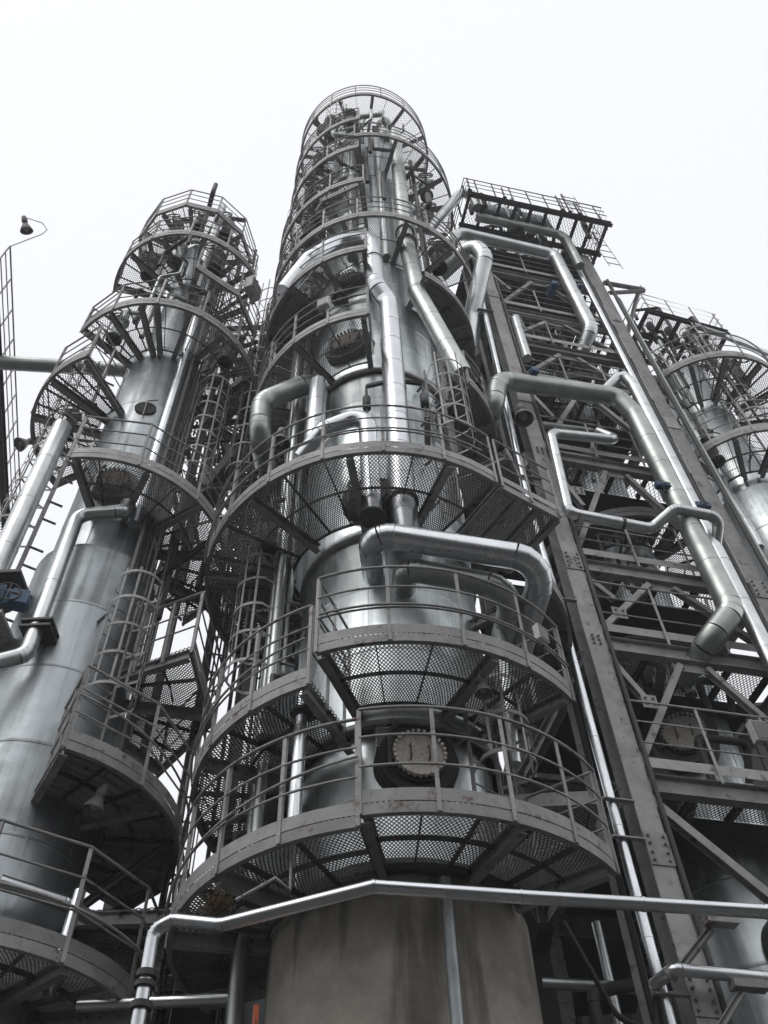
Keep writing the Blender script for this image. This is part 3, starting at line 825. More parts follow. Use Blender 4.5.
# spring hanger supports of the big pipe
for sx, lb in ((-.22, 'left spring hanger beside the big vertical pipe'), (.82, 'right spring hanger beside the big vertical pipe')):
    t = thing('spring_hanger', lb, 'pipe support', (sx, 8.35, 14.9), 'spring hangers of the big pipe')
    mb = MB(); mb.tube([(sx, 8.35, 14.9), (sx, 8.35, 16.3)], .022, 8); put('rod', mb, 'dark', t)
    mb = MB(); mb.lathe([(.01, 0), (.075, 0), (.075, .36), (.01, .36)], (sx, 8.35, 15.5), 16); put('spring_can', mb, 'dark', t)
    mb = MB(); mb.hbeam((sx, 8.75, 14.85), (sx, 8.2, 14.85), .1, .12); put('bracket', mb, 'steel', t)
    mb = MB(); mb.hbeam((sx, 8.35, 16.3), (.29, 8.25, 16.3), .06, .08, kind='C'); put('arm', mb, 'dark', t)

# ================================================================== left column
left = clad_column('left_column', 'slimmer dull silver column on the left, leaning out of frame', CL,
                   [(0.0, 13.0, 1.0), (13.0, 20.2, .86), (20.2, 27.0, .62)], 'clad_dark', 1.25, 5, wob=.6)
mb = MB(); mb.lathe([(.62, 0), (.5, .3), (.01, .42)], (CL[0], CL[1], 27.0), 30); put('domed_head', mb, 'clad_dark', left)
manhole(left, CL, .84, -80, 14.75, 0.30, cover_mat='rust', nb=22, recess=False)
manhole(left, CL, 1.0, -92, 6.9, 0.30, cover_mat='cover', nb=22, recess=False)
# blind nozzle with davit
mb = MB(); pz = pol(CL, .86, R(-76), 17.5); n_ = Vector((math.cos(R(-76)), math.sin(R(-76)), 0))
mb.tube([pz - n_ * .1, pz + n_ * .03], .215, 24); noz = put('nozzle', mb, 'black', left)
mb = MB(); mb.tube([pz + n_ * .05 - Vector((.0, 0, .3)), pz + n_ * .06 + Vector((.0, 0, .22)), pz + n_ * .08 + Vector((.22, 0, .2))], .018, 8); put('davit', mb, 'rail', noz)

GL = 'platforms of the left column'
ring_platform('lowest railed platform at the bottom left corner', CL, 6.12, .95, 2.1, -95, 40, brackets=(-75, -38, 0, 35), rail_facet=27, group=GL, solid=False, joist=14, conduit=(-90, 20, .45, .35))
ring_platform('solid bottomed railed balcony with a square end on the left column', CL, 8.42, .95, 2.12, -58, 60, brackets=(-57, -15, 25, 58), rail_facet=29.5, group=GL, solid=True, end_rails=(True, False), joist=15, conduit=(-58, 30, .62, .2))
ring_platform('nosed landing beside the caged ladder on the left column', CL, 10.75, 1.05, 2.3, -22, 62, brackets=(-20, 15, 58), facet=42, group=GL, end_rails=(True, False), joist=15)
ring_platform('middle platform of the left column, manway just above', CL, 14.05, .92, 2.1, -94, 60, brackets=(-92, -58, -28, 5, 40), rail_facet=30, group=GL, end_rails=(True, False), joist=12)
ring_platform('side platform jutting from the far left of the left column', CL, 17.5, .92, 2.25, -205, -106, cell=(.026, .036), brackets=(-203, -182, -158, -132, -108), rail_facet=25, group=GL, end_rails=(False, True), joist=10)
ring_platform('broad upper platform of the left column, open mesh against the sky', CL, 19.9, .92, 2.12, -135, 50, cell=(.026, .036), brackets=(-133, -112, -92, -82, -62, -38, -10, 20, 45), rail_facet=26, group=GL, joist=11, end_rails=(True, False))
ring_platform('narrow landing high on the right side of the left column', CL, 22.6, .7, 1.9, -68, 40, cell=(.026, .036), brackets=(-66, -20, 30), facet=36, group=GL, end_rails=(True, False), joist=16)
ring_platform('faceted ring second from the top of the left column', CL, 24.3, .7, 2.0, -165, -24, cell=(.028, .040), brackets=(-160, -130, -100, -70, -40, -26), rail_facet=31, group=GL, joist=12)
ring_platform('faceted crown platform at the top of the left column', (-5.2, 10.05), 27.2, .6, 1.66, -215, 5, cell=(.028, .040), brackets=(-205, -175, -145, -115, -85, -55, -25, 5), facet=32, group=GL, joist=12)
ring_platform('shaded mesh platform low behind the left column', CL, 7.3, .95, 2.3, 0, 95, cell=(.026, .036), brackets=(2, 35, 70, 94), facet=31, group=GL, joist=14)

caged_ladder('caged ladder on the lower left column between balcony and nosed landing', CL, 1.2, -40, 8.4, 12.0, cage_from=1.3)
caged_ladder('caged ladder above the middle platform of the left column', CL, 1.1, -15, 14.1, 19.0, cage_from=1.6)
caged_ladder('caged ladder behind the far left side platform', CL, 1.25, -150, 11.5, 19.9, cage_from=2.2)
caged_ladder('caged ladder near the top of the left column', CL, 1.0, -5, 19.9, 26.4, cage_from=2.0)

pipe('long bright pipe up the right front of the left column', [(-4.22, 9.25, 13.6), (-4.24, 9.3, 17.5), (-4.3, 9.35, 26.0)], .10, 'bright', seam=1.3)
pipe('pale pipe down the front of the lower left column with a top elbow', [(-4.35, 9.05, 13.9), (-4.32, 8.98, 13.62), (-5.05, 8.92, 13.5), (-5.0, 8.92, 10.35), (-5.6, 8.7, 9.9), (-6.2, 8.7, 9.9)], .115, 'pipe', bend=1.4, seam=1.2, clamps=[((-4.98, 8.95, 10.9), (0, 0, 1))])
pipe('fat grey pipe beside the far left edge of the left column', [(-6.15, 9.1, 16.6), (-6.1, 9.1, 11.6)], .18, 'pipe', seam=1.2)
pipe('level grey pipe crossing to the left column from the walkway', [(-8.9, 9.7, 20.6), (-5.6, 10.1, 20.6)], .17, 'pipe_olive', seam=0, clamps=[((-6.5, 10.0, 20.6), (1, 0, 0))])
pipe('vertical pipe rising past the crown of the left column', [(-4.35, 9.0, 22.6), (-4.4, 9.0, 28.6)], .12, 'pipe', seam=1.1)
pipe('bright slanting pipe inside the bottom left railing', [(-3.62, 9.3, 5.9), (-3.6, 9.4, 7.1)], .065, 'bright', seam=.8)
pipe('short bright branch pipe above the bottom left platform', [(-4.35, 8.95, 7.0), (-3.75, 9.45, 7.0), (-3.5, 9.9, 7.0)], .08, 'bright', seam=.6)
# pipe support yoke and valve on the left pipe
t = thing('pipe_yoke', 'dark clamp plates holding the pale pipe on the left column', 'pipe support', (-4.98, 9.3, 10.85))
mb = MB(); mb.box((-4.98, 9.0, 10.92), (.22, 0, 0), (0, .22, 0), (0, 0, .02)); put('upper_plate', mb, 'dark', t)
mb = MB(); mb.box((-4.98, 9.0, 10.80), (.22, 0, 0), (0, .22, 0), (0, 0, .02)); put('lower_plate', mb, 'dark', t)
t = thing('valve_shelf', 'bracketed steel shelf carrying the blue valve at far left', 'pipe support', (-5.95, 9.6, 10.9))
mb = MB(); mb.box((-5.95, 9.15, 11.05), (.45, 0, 0), (0, .42, 0), (0, 0, .03)); put('plate', mb, 'steel', t)
mb = MB(); mb.box((-5.95, 9.15, 12.0), (.42, 0, 0), (0, .36, 0), (0, 0, .03)); put('upper_plate', mb, 'dark', t)
mb = MB(); mb.hbeam((-6.2, 8.85, 11.0), (-5.5, 9.7, 10.2), .1, .12); put('knee_brace', mb, 'steel', t)
actuator('blue valve actuator on the shelf at the far left', (-5.62, 8.95, 11.5), R(20), 1.0)

# ================================================================== right steel frame
T = R(14.5); FU = Vector((math.cos(T), math.sin(T), 0)); FV = Vector((-math.sin(T), math.cos(T), 0)); FO = Vector((3.0, 9.9, 0))
def fp(u, v, z): return FO + FU * u + FV * v + Vector((0, 0, z))
fr = thing('steel_frame', 'tall braced steel frame with H section columns right of the central column', 'steel frame', fp(1.7, 1.7, 0))
US = (0.10, 3.52); VS = (0.13, 3.7)
for u in US:
    for v in VS:
        mb = MB()
        mb.hbeam(fp(u, v, 0), fp(u, v, 28.0), .30 if u < 1 else .36, .30, .022, .014, up=tuple(FV))
        col_ = put('column', mb, 'steel', fr)
        for zz in (5.9, 7.6, 12.9, 18.3, 23.6):
            m2 = MB(); m2.box(fp(u, v - .16, zz), FU * .155, FV * .008, (0, 0, .22)); put('splice_plate', m2, 'steel', col_)
floors = [8.78, 11.28, 13.1, 16.4, 19.3, 21.3, 23.1, 25.6]
for z in floors:
    for v in VS:
        mb = MB(); mb.hbeam(fp(US[0] + .16, v - .02, z - .16), fp(US[1] - .19, v - .02, z - .16), .15, .28); put('beam', mb, 'steel', fr)
    for u in US:
        mb = MB(); mb.hbeam(fp(u, VS[0] + .16, z - .16), fp(u, VS[1] - .16, z - .16), .15, .28); put('beam', mb, 'steel', fr)
# chevron bracing on the front and back, each with a gusset
for z0, z1 in zip(floors[:-1], floors[1:]):
    for v in VS:
        um = (US[0] + US[1]) / 2 - .12
        for ue, sgn in ((US[0] + .15, -1), (US[1] - .18, 1)):
            mb = MB(); mb.hbeam(fp(ue, v, z0 + .10), fp(um + sgn * .22, v, z1 - .36), .10, .11, .012, .008, up=tuple(FV)); put('brace', mb, 'steel', fr)
        mb = MB(); mb.box(fp(um, v, z1 - .37), FU * .34, FV * .007, (0, 0, .10)); put('gusset', mb, 'steel', fr)
        # half diagonal from the column head meeting the brace
        mb = MB(); mb.hbeam(fp(US[0] + .16, v - .012, z1 - .34), fp(US[0] + .62, v - .012, z0 + .10 + (z1 - z0) * .46), .09, .10, .012, .008, up=tuple(FV)); put('brace', mb, 'steel', fr)
mb = MB(); mb.hbeam(fp(US[0] + .14, VS[0] - .02, 8.40), fp(US[1] - .15, VS[0] - .02, 5.25), .12, .12, .012, .008, up=tuple(FV)); put('brace', mb, 'steel', fr)
for v in VS:
    mb = MB(); mb.hbeam(fp(US[0] + .16, v - .02, 4.6), fp(US[1] - .19, v - .02, 4.6), .15, .28); put('beam', mb, 'steel', fr)
for z in (5.9, 7.72, 8.25, 11.9, 15.2, 18.9, 22.4):
    mb = MB(); mb.hbeam(fp(US[0] - .15, -.03, z), fp(US[0] - .56, -.03, z), .07, .06, kind='L'); put('pipe_arm', mb, 'steel', fr)
nut = shared(('nut',), lambda m: m.tube([(0, -.03, 0), (0, .0, 0)], .02, 6, smooth=False), 'lampgrey')
for z1 in floors[1:4]:
    um = (US[0] + US[1]) / 2 - .12
    g_ = [c_ for c_ in fr.children if c_.name.startswith('gusset')]
    for du in (-.28, -.18, .18, .28):
        for dz in (-.05, .05): obj('nut', nut, fr, fp(um + du, VS[0] - .008, z1 - .37 + dz), (0, 0, T))
    for dz in (.12, .2, .28):
        for uu in (US[0] + .05, US[0] - .05): obj('nut', nut, fr, fp(uu, VS[0] - .152, z1 - dz), (0, 0, T))
    mb = MB(); mb.box(fp(US[0] + .62, VS[0] - .05, z1 - 1.22), FU * .12, FV * .007, (0, 0, .12)); put('gusset', mb, 'steel', fr)
    for du, dz in ((-.06, .05), (.06, .05), (-.06, -.05), (.06, -.05)): obj('nut', nut, fr, fp(US[0] + .62 + du, VS[0] - .058, z1 - 1.22 + dz), (0, 0, T))
for zz in (5.9, 7.6, 12.9):
    for u in US:
        for du in (-.1, .1):
            for dz in (-.16, -.06, .06, .16): obj('nut', nut, fr, fp(u + du, VS[0] - .168, zz + dz), (0, 0, T))
# frame floors
GF = 'floors of the steel frame'
fl_lab = ['frame floor in front of the beige manway, with railing', 'frame floor below the thick pipe elbow at right, with railing',
          'frame floor at the level of the twin pipe clamp', 'frame floor behind the folded pipe loop', 'frame floor under the long bent horizontal pipe', 'frame floor behind the short cranked pipe', 'frame floor below the uppermost bent pipe', 'highest inner floor of the steel frame, under the roof deck']
for i, z in enumerate(floors):
    t = thing('frame_floor', fl_lab[i], 'platform', fp(1.8, .5, z - .1), GF)
    dpt = (.55, .8, .5, .5, .6, 1.2, .6, .5)[i]
    d = put('deck_mesh', deck_rect(fp(US[0] + .2, .32, z), FU, FV, US[1] - US[0] - .4, dpt, .03 if z < 14 else .045, .045 if z < 14 else .07), 'mesh', t); d['kind'] = 'stuff'
    for k in range(5):
        u = US[0] + .3 + k * .7
        mb = MB(); mb.hbeam(fp(u, .3, z - .075), fp(u, .3 + dpt, z - .075), .06, .11); put('joist', mb, 'dark', t)
    if True:
        mb = MB(); mb.box(fp(1.81, .32 + dpt + (3.5 - .32 - dpt) / 2, z - .012), FU * 1.55, FV * ((3.5 - .32 - dpt) / 2 - .02), (0, 0, .006)); put('darkening_plate', mb, 'dark', t)  # solid plate added so the frame interior falls dark
    mb = MB(); mb.bar(fp(US[0] + .18, -.03, z + .10), fp(US[1] - .2, -.03, z + .10), .006, .16); put('kick_plate', mb, 'rail', t)
    railing(t, [fp(US[0] + .2, -.06, z), fp(US[1] - .22, -.06, z)], 1.0, r=.017)
# thin corner pipe run and cable by the left frame column
pipe('bright thin pipe climbing the left column of the steel frame', [fp(-.30, .05, 3.8), fp(-.33, .05, 12.0), fp(-.40, .05, 14.2), fp(-.38, .05, 17.4), fp(-.22, .05, 23.6)], .065, 'bright', seam=1.4)
pipe('dark conduit bundle hugging the left frame column', [fp(.30, -.04, 5.0), fp(.30, -.04, 24.5)], .035, 'dark', seam=0, name='conduit', cat='conduit')
pipe('brightest straight pipe running the full height of the right frame column', [fp(3.03, -.12, 6.0), fp(3.0, -.12, 27.0)], .075, 'bright', seam=1.6)
pipe('dark conduit beside the brightest straight pipe', [fp(3.18, -.10, 6.0), fp(3.16, -.10, 27.5)], .04, 'dark', seam=0, name='conduit', cat='conduit')
pipe('second dark conduit on the right frame column', [fp(3.80, -.10, 6.0), fp(3.82, -.10, 26.0)], .05, 'dark', seam=0, name='conduit', cat='conduit')
pipe('thick vertical pipe with long horizontal arm halfway up the frame', [fp(-.85, .6, 17.0), fp(-.78, -.30, 17.2), fp(-.62, -.42, 18.05), fp(2.08, -.42, 18.3), fp(2.30, -.42, 17.6), fp(2.38, -.42, 11.75), fp(1.95, -.2, 11.25), fp(1.75, .6, 11.1)], .20, 'pipe_olive', bend=1.2, seam=.9)
pipe('bright vertical pipe right of the thick frame pipe, cranked at its head', [fp(1.9, .1, 18.9), fp(2.62, -.30, 19.75), fp(2.74, -.30, 19.2), fp(2.76, -.30, 5.0)], .125, 'pipe', bend=1.3, seam=1.0)
pipe('folded pipe loop zigzagging across the frame front', [fp(1.55, -.05, 17.3), fp(1.80, -.25, 16.75), fp(.28, -.28, 16.5), fp(.12, -.30, 13.85), fp(1.62, -.32, 13.75), fp(2.02, -.62, 14.05), fp(2.82, -.66, 13.95), fp(2.80, -.2, 13.5)], .10, 'pipe', bend=1.3, seam=.9, clamps=[(fp(1.1, -.31, 13.79), FU)])
pipe('short cranked pipe between two frame floors', [fp(1.0, .5, 22.2), fp(.52, -.05, 22.2), fp(.45, -.1, 22.1), fp(.42, -.12, 19.95)], .11, 'pipe', bend=1.2, seam=.8)
pipe('uppermost bent pipe crossing the frame under the roof deck', [fp(-1.0, .9, 26.0), fp(-.85, -.1, 26.5), fp(-.55, -.25, 26.95), fp(2.30, -.25, 26.75), fp(2.38, -.25, 22.0), fp(2.2, .3, 21.5), fp(2.1, 1.0, 21.4)], .18, 'pipe', bend=1.3, seam=.9)
pipe('slim twin pipe lying along the frame behind the folded loop', [fp(-.2, .1, 17.4), fp(1.6, .1, 17.55), fp(1.7, .5, 17.5)], .07, 'pipe_olive', seam=1.0)
actuator('blue actuator on the long horizontal arm halfway up the frame', fp(.15, -.5, 18.35), R(-60), .62)
actuator('blue actuator on the uppermost bent pipe, left of the pair', fp(1.75, -.3, 24.0), R(-70), .65)
actuator('blue actuator on the uppermost bent pipe, right of the pair', fp(2.55, -.3, 24.35), R(-70), .5)
actuator('blue actuator at the pipe clamp, left of the thick pipe', fp(2.1, -.5, 14.9), R(10), .42)
actuator('blue actuator at the pipe clamp, beside the brightest pipe', fp(2.85, -.4, 14.6), R(10), .42)

random.seed(21)
for k in range(34):
    z = random.choice(floors[1:]) - random.uniform(.3, 1.9); u0 = random.uniform(.4, 2.2); v0 = random.uniform(.5, 1.6); rr = random.choice((.03, .045, .06, .08))
    du = random.uniform(.4, 1.2)
    pipe('thin tangled service pipe deep inside the steel frame', [fp(u0, v0, z - random.uniform(.4, 1.2)), fp(u0, v0, z), fp(u0 + du, v0, z), fp(u0 + du, v0 + random.uniform(.2, .8), z + random.choice((-.5, .4)))], rr, random.choice(('pipe_olive', 'dark', 'dark', 'dark')), seam=0, n=10, name='service_pipe', group='service pipes inside the steel frame')
for k in range(14):
    z = floors[1 + k % 7] + random.uniform(.2, .8); p_ = fp(random.uniform(.5, 2.6), random.uniform(.6, 1.4), z)
    t = thing('service_valve', 'small dark valve among the pipes inside the steel frame', 'valve', p_, 'service valves inside the steel frame')
    mb = MB(); mb.lathe([(.02, -.25), (.1, -.25), (.1, -.2), (.05, -.17), (.08, 0), (.05, .15), (.1, .18), (.1, .23), (.02, .24)], p_, 12); put('body', mb, random.choice(('dark', 'rust', 'lampgrey')), t)
    mb = MB(); mb.tube([p_ + Vector((.1 * math.cos(q * PI / 6), -.16, .1 * math.sin(q * PI / 6))) for q in range(13)], .01, 6); put('handwheel', mb, 'dark', t)
t = thing('sky_block_plate', 'dark plate added under the roof deck of the frame to shut out sky', 'platform', fp(1.8, 1.7, 27.3))
mb = MB(); mb.box(fp(1.81, 1.9, 27.3), FU * 1.9, FV * 1.75, (0, 0, .01)); put('plate', mb, 'dark', t)  # added only to keep the space below the roof deck dark
for k in range(6):
    mb = MB(); mb.hbeam(fp(.2 + k * .62, .2, 27.18), fp(.2 + k * .62, 3.6, 27.18), .09, .2); put('joist', mb, 'dark', t)
# roof deck of the frame
t = thing('roof_deck', 'railed roof deck packed with valves on top of the steel frame', 'platform', fp(1.8, .2, 28.2))
d = put('deck_mesh', deck_rect(fp(-.35, -1.05, 28.35), FU, FV, 4.4, 1.9, .045, .07), 'mesh', t); d['kind'] = 'stuff'
for k in range(10):
    u = -.3 + k * .48
    mb = MB(); mb.hbeam(fp(u, -1.05, 28.25), fp(u, .85, 28.25), .07, .14); put('joist', mb, 'dark', t)
for v in (-1.05, -.1, .85):
    mb = MB(); mb.hbeam(fp(-.4, v, 28.1), fp(4.1, v, 28.1), .12, .2); put('edge_beam', mb, 'dark', t)
railing(t, [fp(-.38, .8, 28.35), fp(-.38, -1.08, 28.35), fp(4.08, -1.08, 28.35), fp(4.08, .8, 28.35)], .55, r=.02, mat='dark')
for k in range(9):
    u = .1 + k * .42 + random.uniform(-.1, .1)
    v = random.uniform(-.9, .3)
    t = thing('valve_station', ['squat valve with handwheel at the left end of the roof deck', 'stubby valve second from the left on the roof deck', 'flanged valve third from the left on the roof deck', 'valve left of centre on the roof deck', 'valve at the centre of the roof deck', 'valve right of centre on the roof deck', 'valve third from the right on the roof deck', 'valve second from the right on the roof deck', 'valve at the right end of the roof deck'][k], 'valve', fp(u, v, 28.0), 'valves of the roof deck')
    p = fp(u, v, 28.0)
    mb = MB(); mb.lathe([(.02, -.5), (.16, -.5), (.16, -.44), (.08, -.42), (.08, -.1), (.14, -.05), (.14, .2), (.05, .25), (.05, .5), (.01, .5)], p, 14); put('body', mb, 'dark', t)
    mb = MB(); mb.tube([p + Vector((.16 * math.cos(a_ * PI / 8), .16 * math.sin(a_ * PI / 8), .45)) for a_ in range(17)], .014, 6); put('handwheel', mb, 'dark', t)
t = thing('accumulator_drum', 'dark horizontal drum lying along the roof deck of the frame', 'drum', fp(1.2, -.3, 28.7))
mb = MB(); mb.tube([fp(.25, -.3, 29.05), fp(.32, -.3, 29.05), fp(.42, -.3, 29.05), fp(2.4, -.3, 29.05), fp(2.5, -.3, 29.05), fp(2.57, -.3, 29.05)], [.05, .2, .28, .28, .2, .05], 20); put('shell', mb, 'clad_dark', t)
for u in (.7, 2.1):
    mb = MB(); mb.box(fp(u, -.3, 28.72), FU * .05, FV * .22, (0, 0, .11)); put('saddle', mb, 'dark', t)
for k, (u, h_) in enumerate(((2.75, 1.9), (3.0, 2.2), (3.3, 1.6), (-.2, 1.7), (.9, 1.5))):
    t = thing('vent_stack', ['slim vent pole left of the slanting roof ladder', 'tallest slim vent pole on the roof deck', 'slim vent pole near the right corner of the roof deck', 'slim vent pole at the left corner of the roof deck', 'slim vent pole above the roof drum'][k], 'vent', fp(u, -.9, 28.6), 'vent poles on the roof deck')
    mb = MB(); mb.tube([fp(u, -.9, 28.6), fp(u + .03, -.9, 28.4 + h_)], .028, 8); put('pole', mb, 'dark', t)
    mb = MB(); mb.lathe([(.02, 0), (.07, 0), (.07, .04), (.02, .04)], fp(u, -.9, 28.9), 12); put('flange', mb, 'dark', t)
t = thing('roof_ladder', 'slanting ladder at the right end of the frame roof deck', 'ladder', fp(3.4, -.9, 26.0))
for q in (0, .4):
    mb = MB(); mb.bar(fp(2.75 + q, -1.2, 29.6), fp(3.65 + q, -.6, 25.8), .012, .06); put('stile', mb, 'dark', t)
for k in range(12):
    f_ = (k + .5) / 12; a_ = fp(2.75, -1.2, 29.6).lerp(fp(3.65, -.6, 25.8), f_)
    mb = MB(); mb.tube([a_, a_ + FU * .4], .012, 6); put('rung', mb, 'dark', t)
pipe('dark header pipe along the underside of the roof deck', [fp(.0, -.5, 27.9), fp(2.6, -.5, 27.9), fp(2.75, -.5, 27.6), fp(2.9, -.35, 26.0)], .13, 'pipe_olive', seam=.8)
# outrigger at the frame's right shoulder
t = thing('outrigger_bracket', 'triangular outrigger bracket at the right shoulder of the frame', 'steel bracket', fp(3.6, .1, 24.0))
mb = MB(); mb.hbeam(fp(3.7, -.05, 25.9), fp(5.0, -.05, 26.0), .1, .12); put('top_arm', mb, 'steel', t)
mb = MB(); mb.hbeam(fp(3.7, -.05, 25.2), fp(4.95, -.05, 25.9), .08, .1); put('strut', mb, 'steel', t)
mb = MB(); mb.hbeam(fp(4.9, -.05, 26.2), fp(4.3, .6, 24.3), .08, .1); put('tail_strut', mb, 'steel', t)
# column inside the frame
inner = clad_column('caged_column', 'silver column standing inside the steel frame', tuple(fp(2.5, 2.25, 0)[:2]), [(0, 8.3, .92), (8.3, 12.6, .88), (12.6, 26, .80)], 'clad', 1.25, 5)
ic = tuple(fp(2.5, 2.25, 0)[:2])
manhole(inner, ic, .88, -105, 10.55, .36, proud=.35, nb=28, recess=False)
manhole(inner, ic, .92, -70, 7.2, .38, proud=.35, nb=28, recess=False, cover_mat='rust')
for k, z in enumerate((7.95, 10.4, 12.6, 15.5, 18.4, 21, 24)):
    if k in (0, 1, 2, 4, 6): continue
    ring_platform(['cramped ring platform round the caged column, first above the shiny base', 'cramped ring platform round the caged column, second above the shiny base', 'cramped ring platform of the caged column, behind the pipe clamp', 'dark ring platform of the caged column, behind the folded pipe', 'dark ring platform of the caged column, behind the long arm', 'dark ring platform of the caged column near the short cranked pipe', 'uppermost dark ring platform of the caged column'][k],
                  ic, z, .92, 1.75, -200, 20, cell=(.028, .040), brackets=(-190, -140, -90, -40, 10), group='ring platforms of the caged column', joist=18, rail=False)

# ================================================================== far right column
right = clad_column('far_right_column', 'two diameter silver column at the right edge behind the frame', CR, [(0, 17.8, 1.12), (17.8, 24.0, .74)], 'clad', 1.3, 6)
mb = MB(); mb.lathe([(1.12, 0), (.95, .35), (.74, .6)], (CR[0], CR[1], 17.5), 36); put('shoulder', mb, 'clad', right)
mb = MB(); mb.lathe([(.74, 0), (.6, .3), (.01, .45)], (CR[0], CR[1], 24.0), 36); put('domed_head', mb, 'clad', right)
GR = 'platforms of the far right column'
ring_platform('upper fan shaped platform of the far right column', CR, 21.9, .85, 2.2, -200, 0, cell=(.028, .040), brackets=(-190, -165, -138, -112, -88, -62, -35, -5), group=GR, joist=13)
ring_platform('lower curved platform of the far right column', CR, 18.6, .85, 2.1, -175, 0, cell=(.028, .040), brackets=(-170, -140, -112, -85, -55, -25), group=GR, joist=14)
t = thing('top_landing', 'rectangular railed top landing above the far right column', 'platform', (CR[0], CR[1], 24.7), GR)
ta, tb = Vector((7.84, 11.46, 25.5)), Vector((10.31, 12.28, 25.5)); td = (tb - ta).normalized(); tn = Vector((-td.y, td.x, 0)); tl = (tb - ta).length
d = put('deck_mesh', deck_rect(ta, td, tn, tl, 1.5, .028, .04), 'mesh', t); d['kind'] = 'stuff'
for q in (0, .75, 1.5):
    mb = MB(); mb.hbeam(ta + tn * q + Vector((0, 0, -.13)), tb + tn * q + Vector((0, 0, -.13)), .1, .2); put('edge_beam', mb, 'dark', t)
for k in range(6):
    a = ta + td * (tl * k / 5); mb = MB(); mb.hbeam(a + Vector((0, 0, -.1)), a + tn * 1.5 + Vector((0, 0, -.1)), .08, .14); put('joist', mb, 'dark', t)
railing(t, [ta + tn * 1.5, ta, tb, tb + tn * 1.5], .75)
for q in (.3, tl - .3):
    mb = MB(); mb.hbeam(ta + td * q + tn * .9 + Vector((0, 0, -3.1)), ta + td * q + tn * .9 + Vector((0, 0, -.2)), .12, .12); put('leg', mb, 'dark', t)
for k in range(4):
    b_ = ta + td * (.5 + .6 * k) + tn * .6
    t2 = thing('valve_station', ['leftmost small valve on the top landing of the far right column', 'second small valve from the left on the top landing of the far right column', 'third small valve from the left on the top landing of the far right column', 'rightmost small valve on the top landing of the far right column'][k], 'valve', b_, 'valves on the far right top landing')
    mb = MB(); mb.lathe([(.02, -.6), (.12, -.6), (.12, -.5), (.06, -.45), (.06, .2), (.11, .22), (.11, .45), (.02, .5)], b_, 12); put('body', mb, 'dark', t2)
    mb = MB(); mb.tube([b_ + Vector((.14 * math.cos(q * PI / 6), .14 * math.sin(q * PI / 6), .6)) for q in range(13)], .012, 6); put('handwheel', mb, 'dark', t2)
caged_ladder('caged ladder on the far right column between its two platforms', CR, 1.0, -75, 18.6, 24.9, cage_from=1.6)
pipe('grey pipe sloping off the top of the far right column', [(9.2, 11.95, 25.3), (10.15, 12.3, 25.25), (10.45, 12.3, 24.75), (11.3, 12.3, 23.6)], .09, 'pipe', seam=1.0)
pipe('slim pipe on the left side of the far right column', [(CR[0] - .85, CR[1] - .75, 16.0), (CR[0] - .85, CR[1] - .75, 21.5)], .1, 'pipe', seam=1.0)
pipe('long grey pipe between frame and far right column', [fp(4.15, .2, 9.0), fp(4.15, .2, 25.5)], .07, 'pipe_olive', seam=1.3)

# ================================================================== back stair tower between the columns
st = thing('stair_tower', 'dark open stair tower in the gap behind the columns', 'steel frame', (-3.6, 14.0, 0))
SX = (-5.3, -3.3); SY = (13.2, 15.4)
for x in SX:
    for y in SY:
        mb = MB(); mb.hbeam((x, y, 0 if (x < -4 or y > 15) else 19.9), (x, y, 30.0), .16, .16); put('column', mb, 'dark', st)
lev = [20.2 + 2.25 * k for k in range(5)]
for z in lev:
    for y in SY:
        mb = MB(); mb.hbeam((SX[0], y, z - .12), (SX[1], y, z - .12), .1, .2); put('beam', mb, 'dark', st)
    for x in SX:
        mb = MB(); mb.hbeam((x, SY[0], z - .12), (x, SY[1], z - .12), .1, .2); put('beam', mb, 'dark', st)
for k in range(len(lev) - 1):
    z0, z1 = lev[k], lev[k + 1]
    for x in SX:
        mb = MB(); mb.bar((x, SY[0], z0), (x, SY[1], z1 - .2), .07, .07); put('brace', mb, 'dark', st)
    for (xa, xb) in ((SX[0], SX[1]), (SX[1], SX[0])):
        mb = MB(); mb.bar((xa, SY[1] + (.05 if xa < xb else -.05), z0), (xb, SY[1] + (.05 if xa < xb else -.05), z1 - .2), .07, .07); put('brace', mb, 'dark', st)
ord_ = ['first', 'second', 'third', 'fourth', 'fifth', 'sixth', 'seventh', 'eighth', 'ninth', 'tenth', 'eleventh']
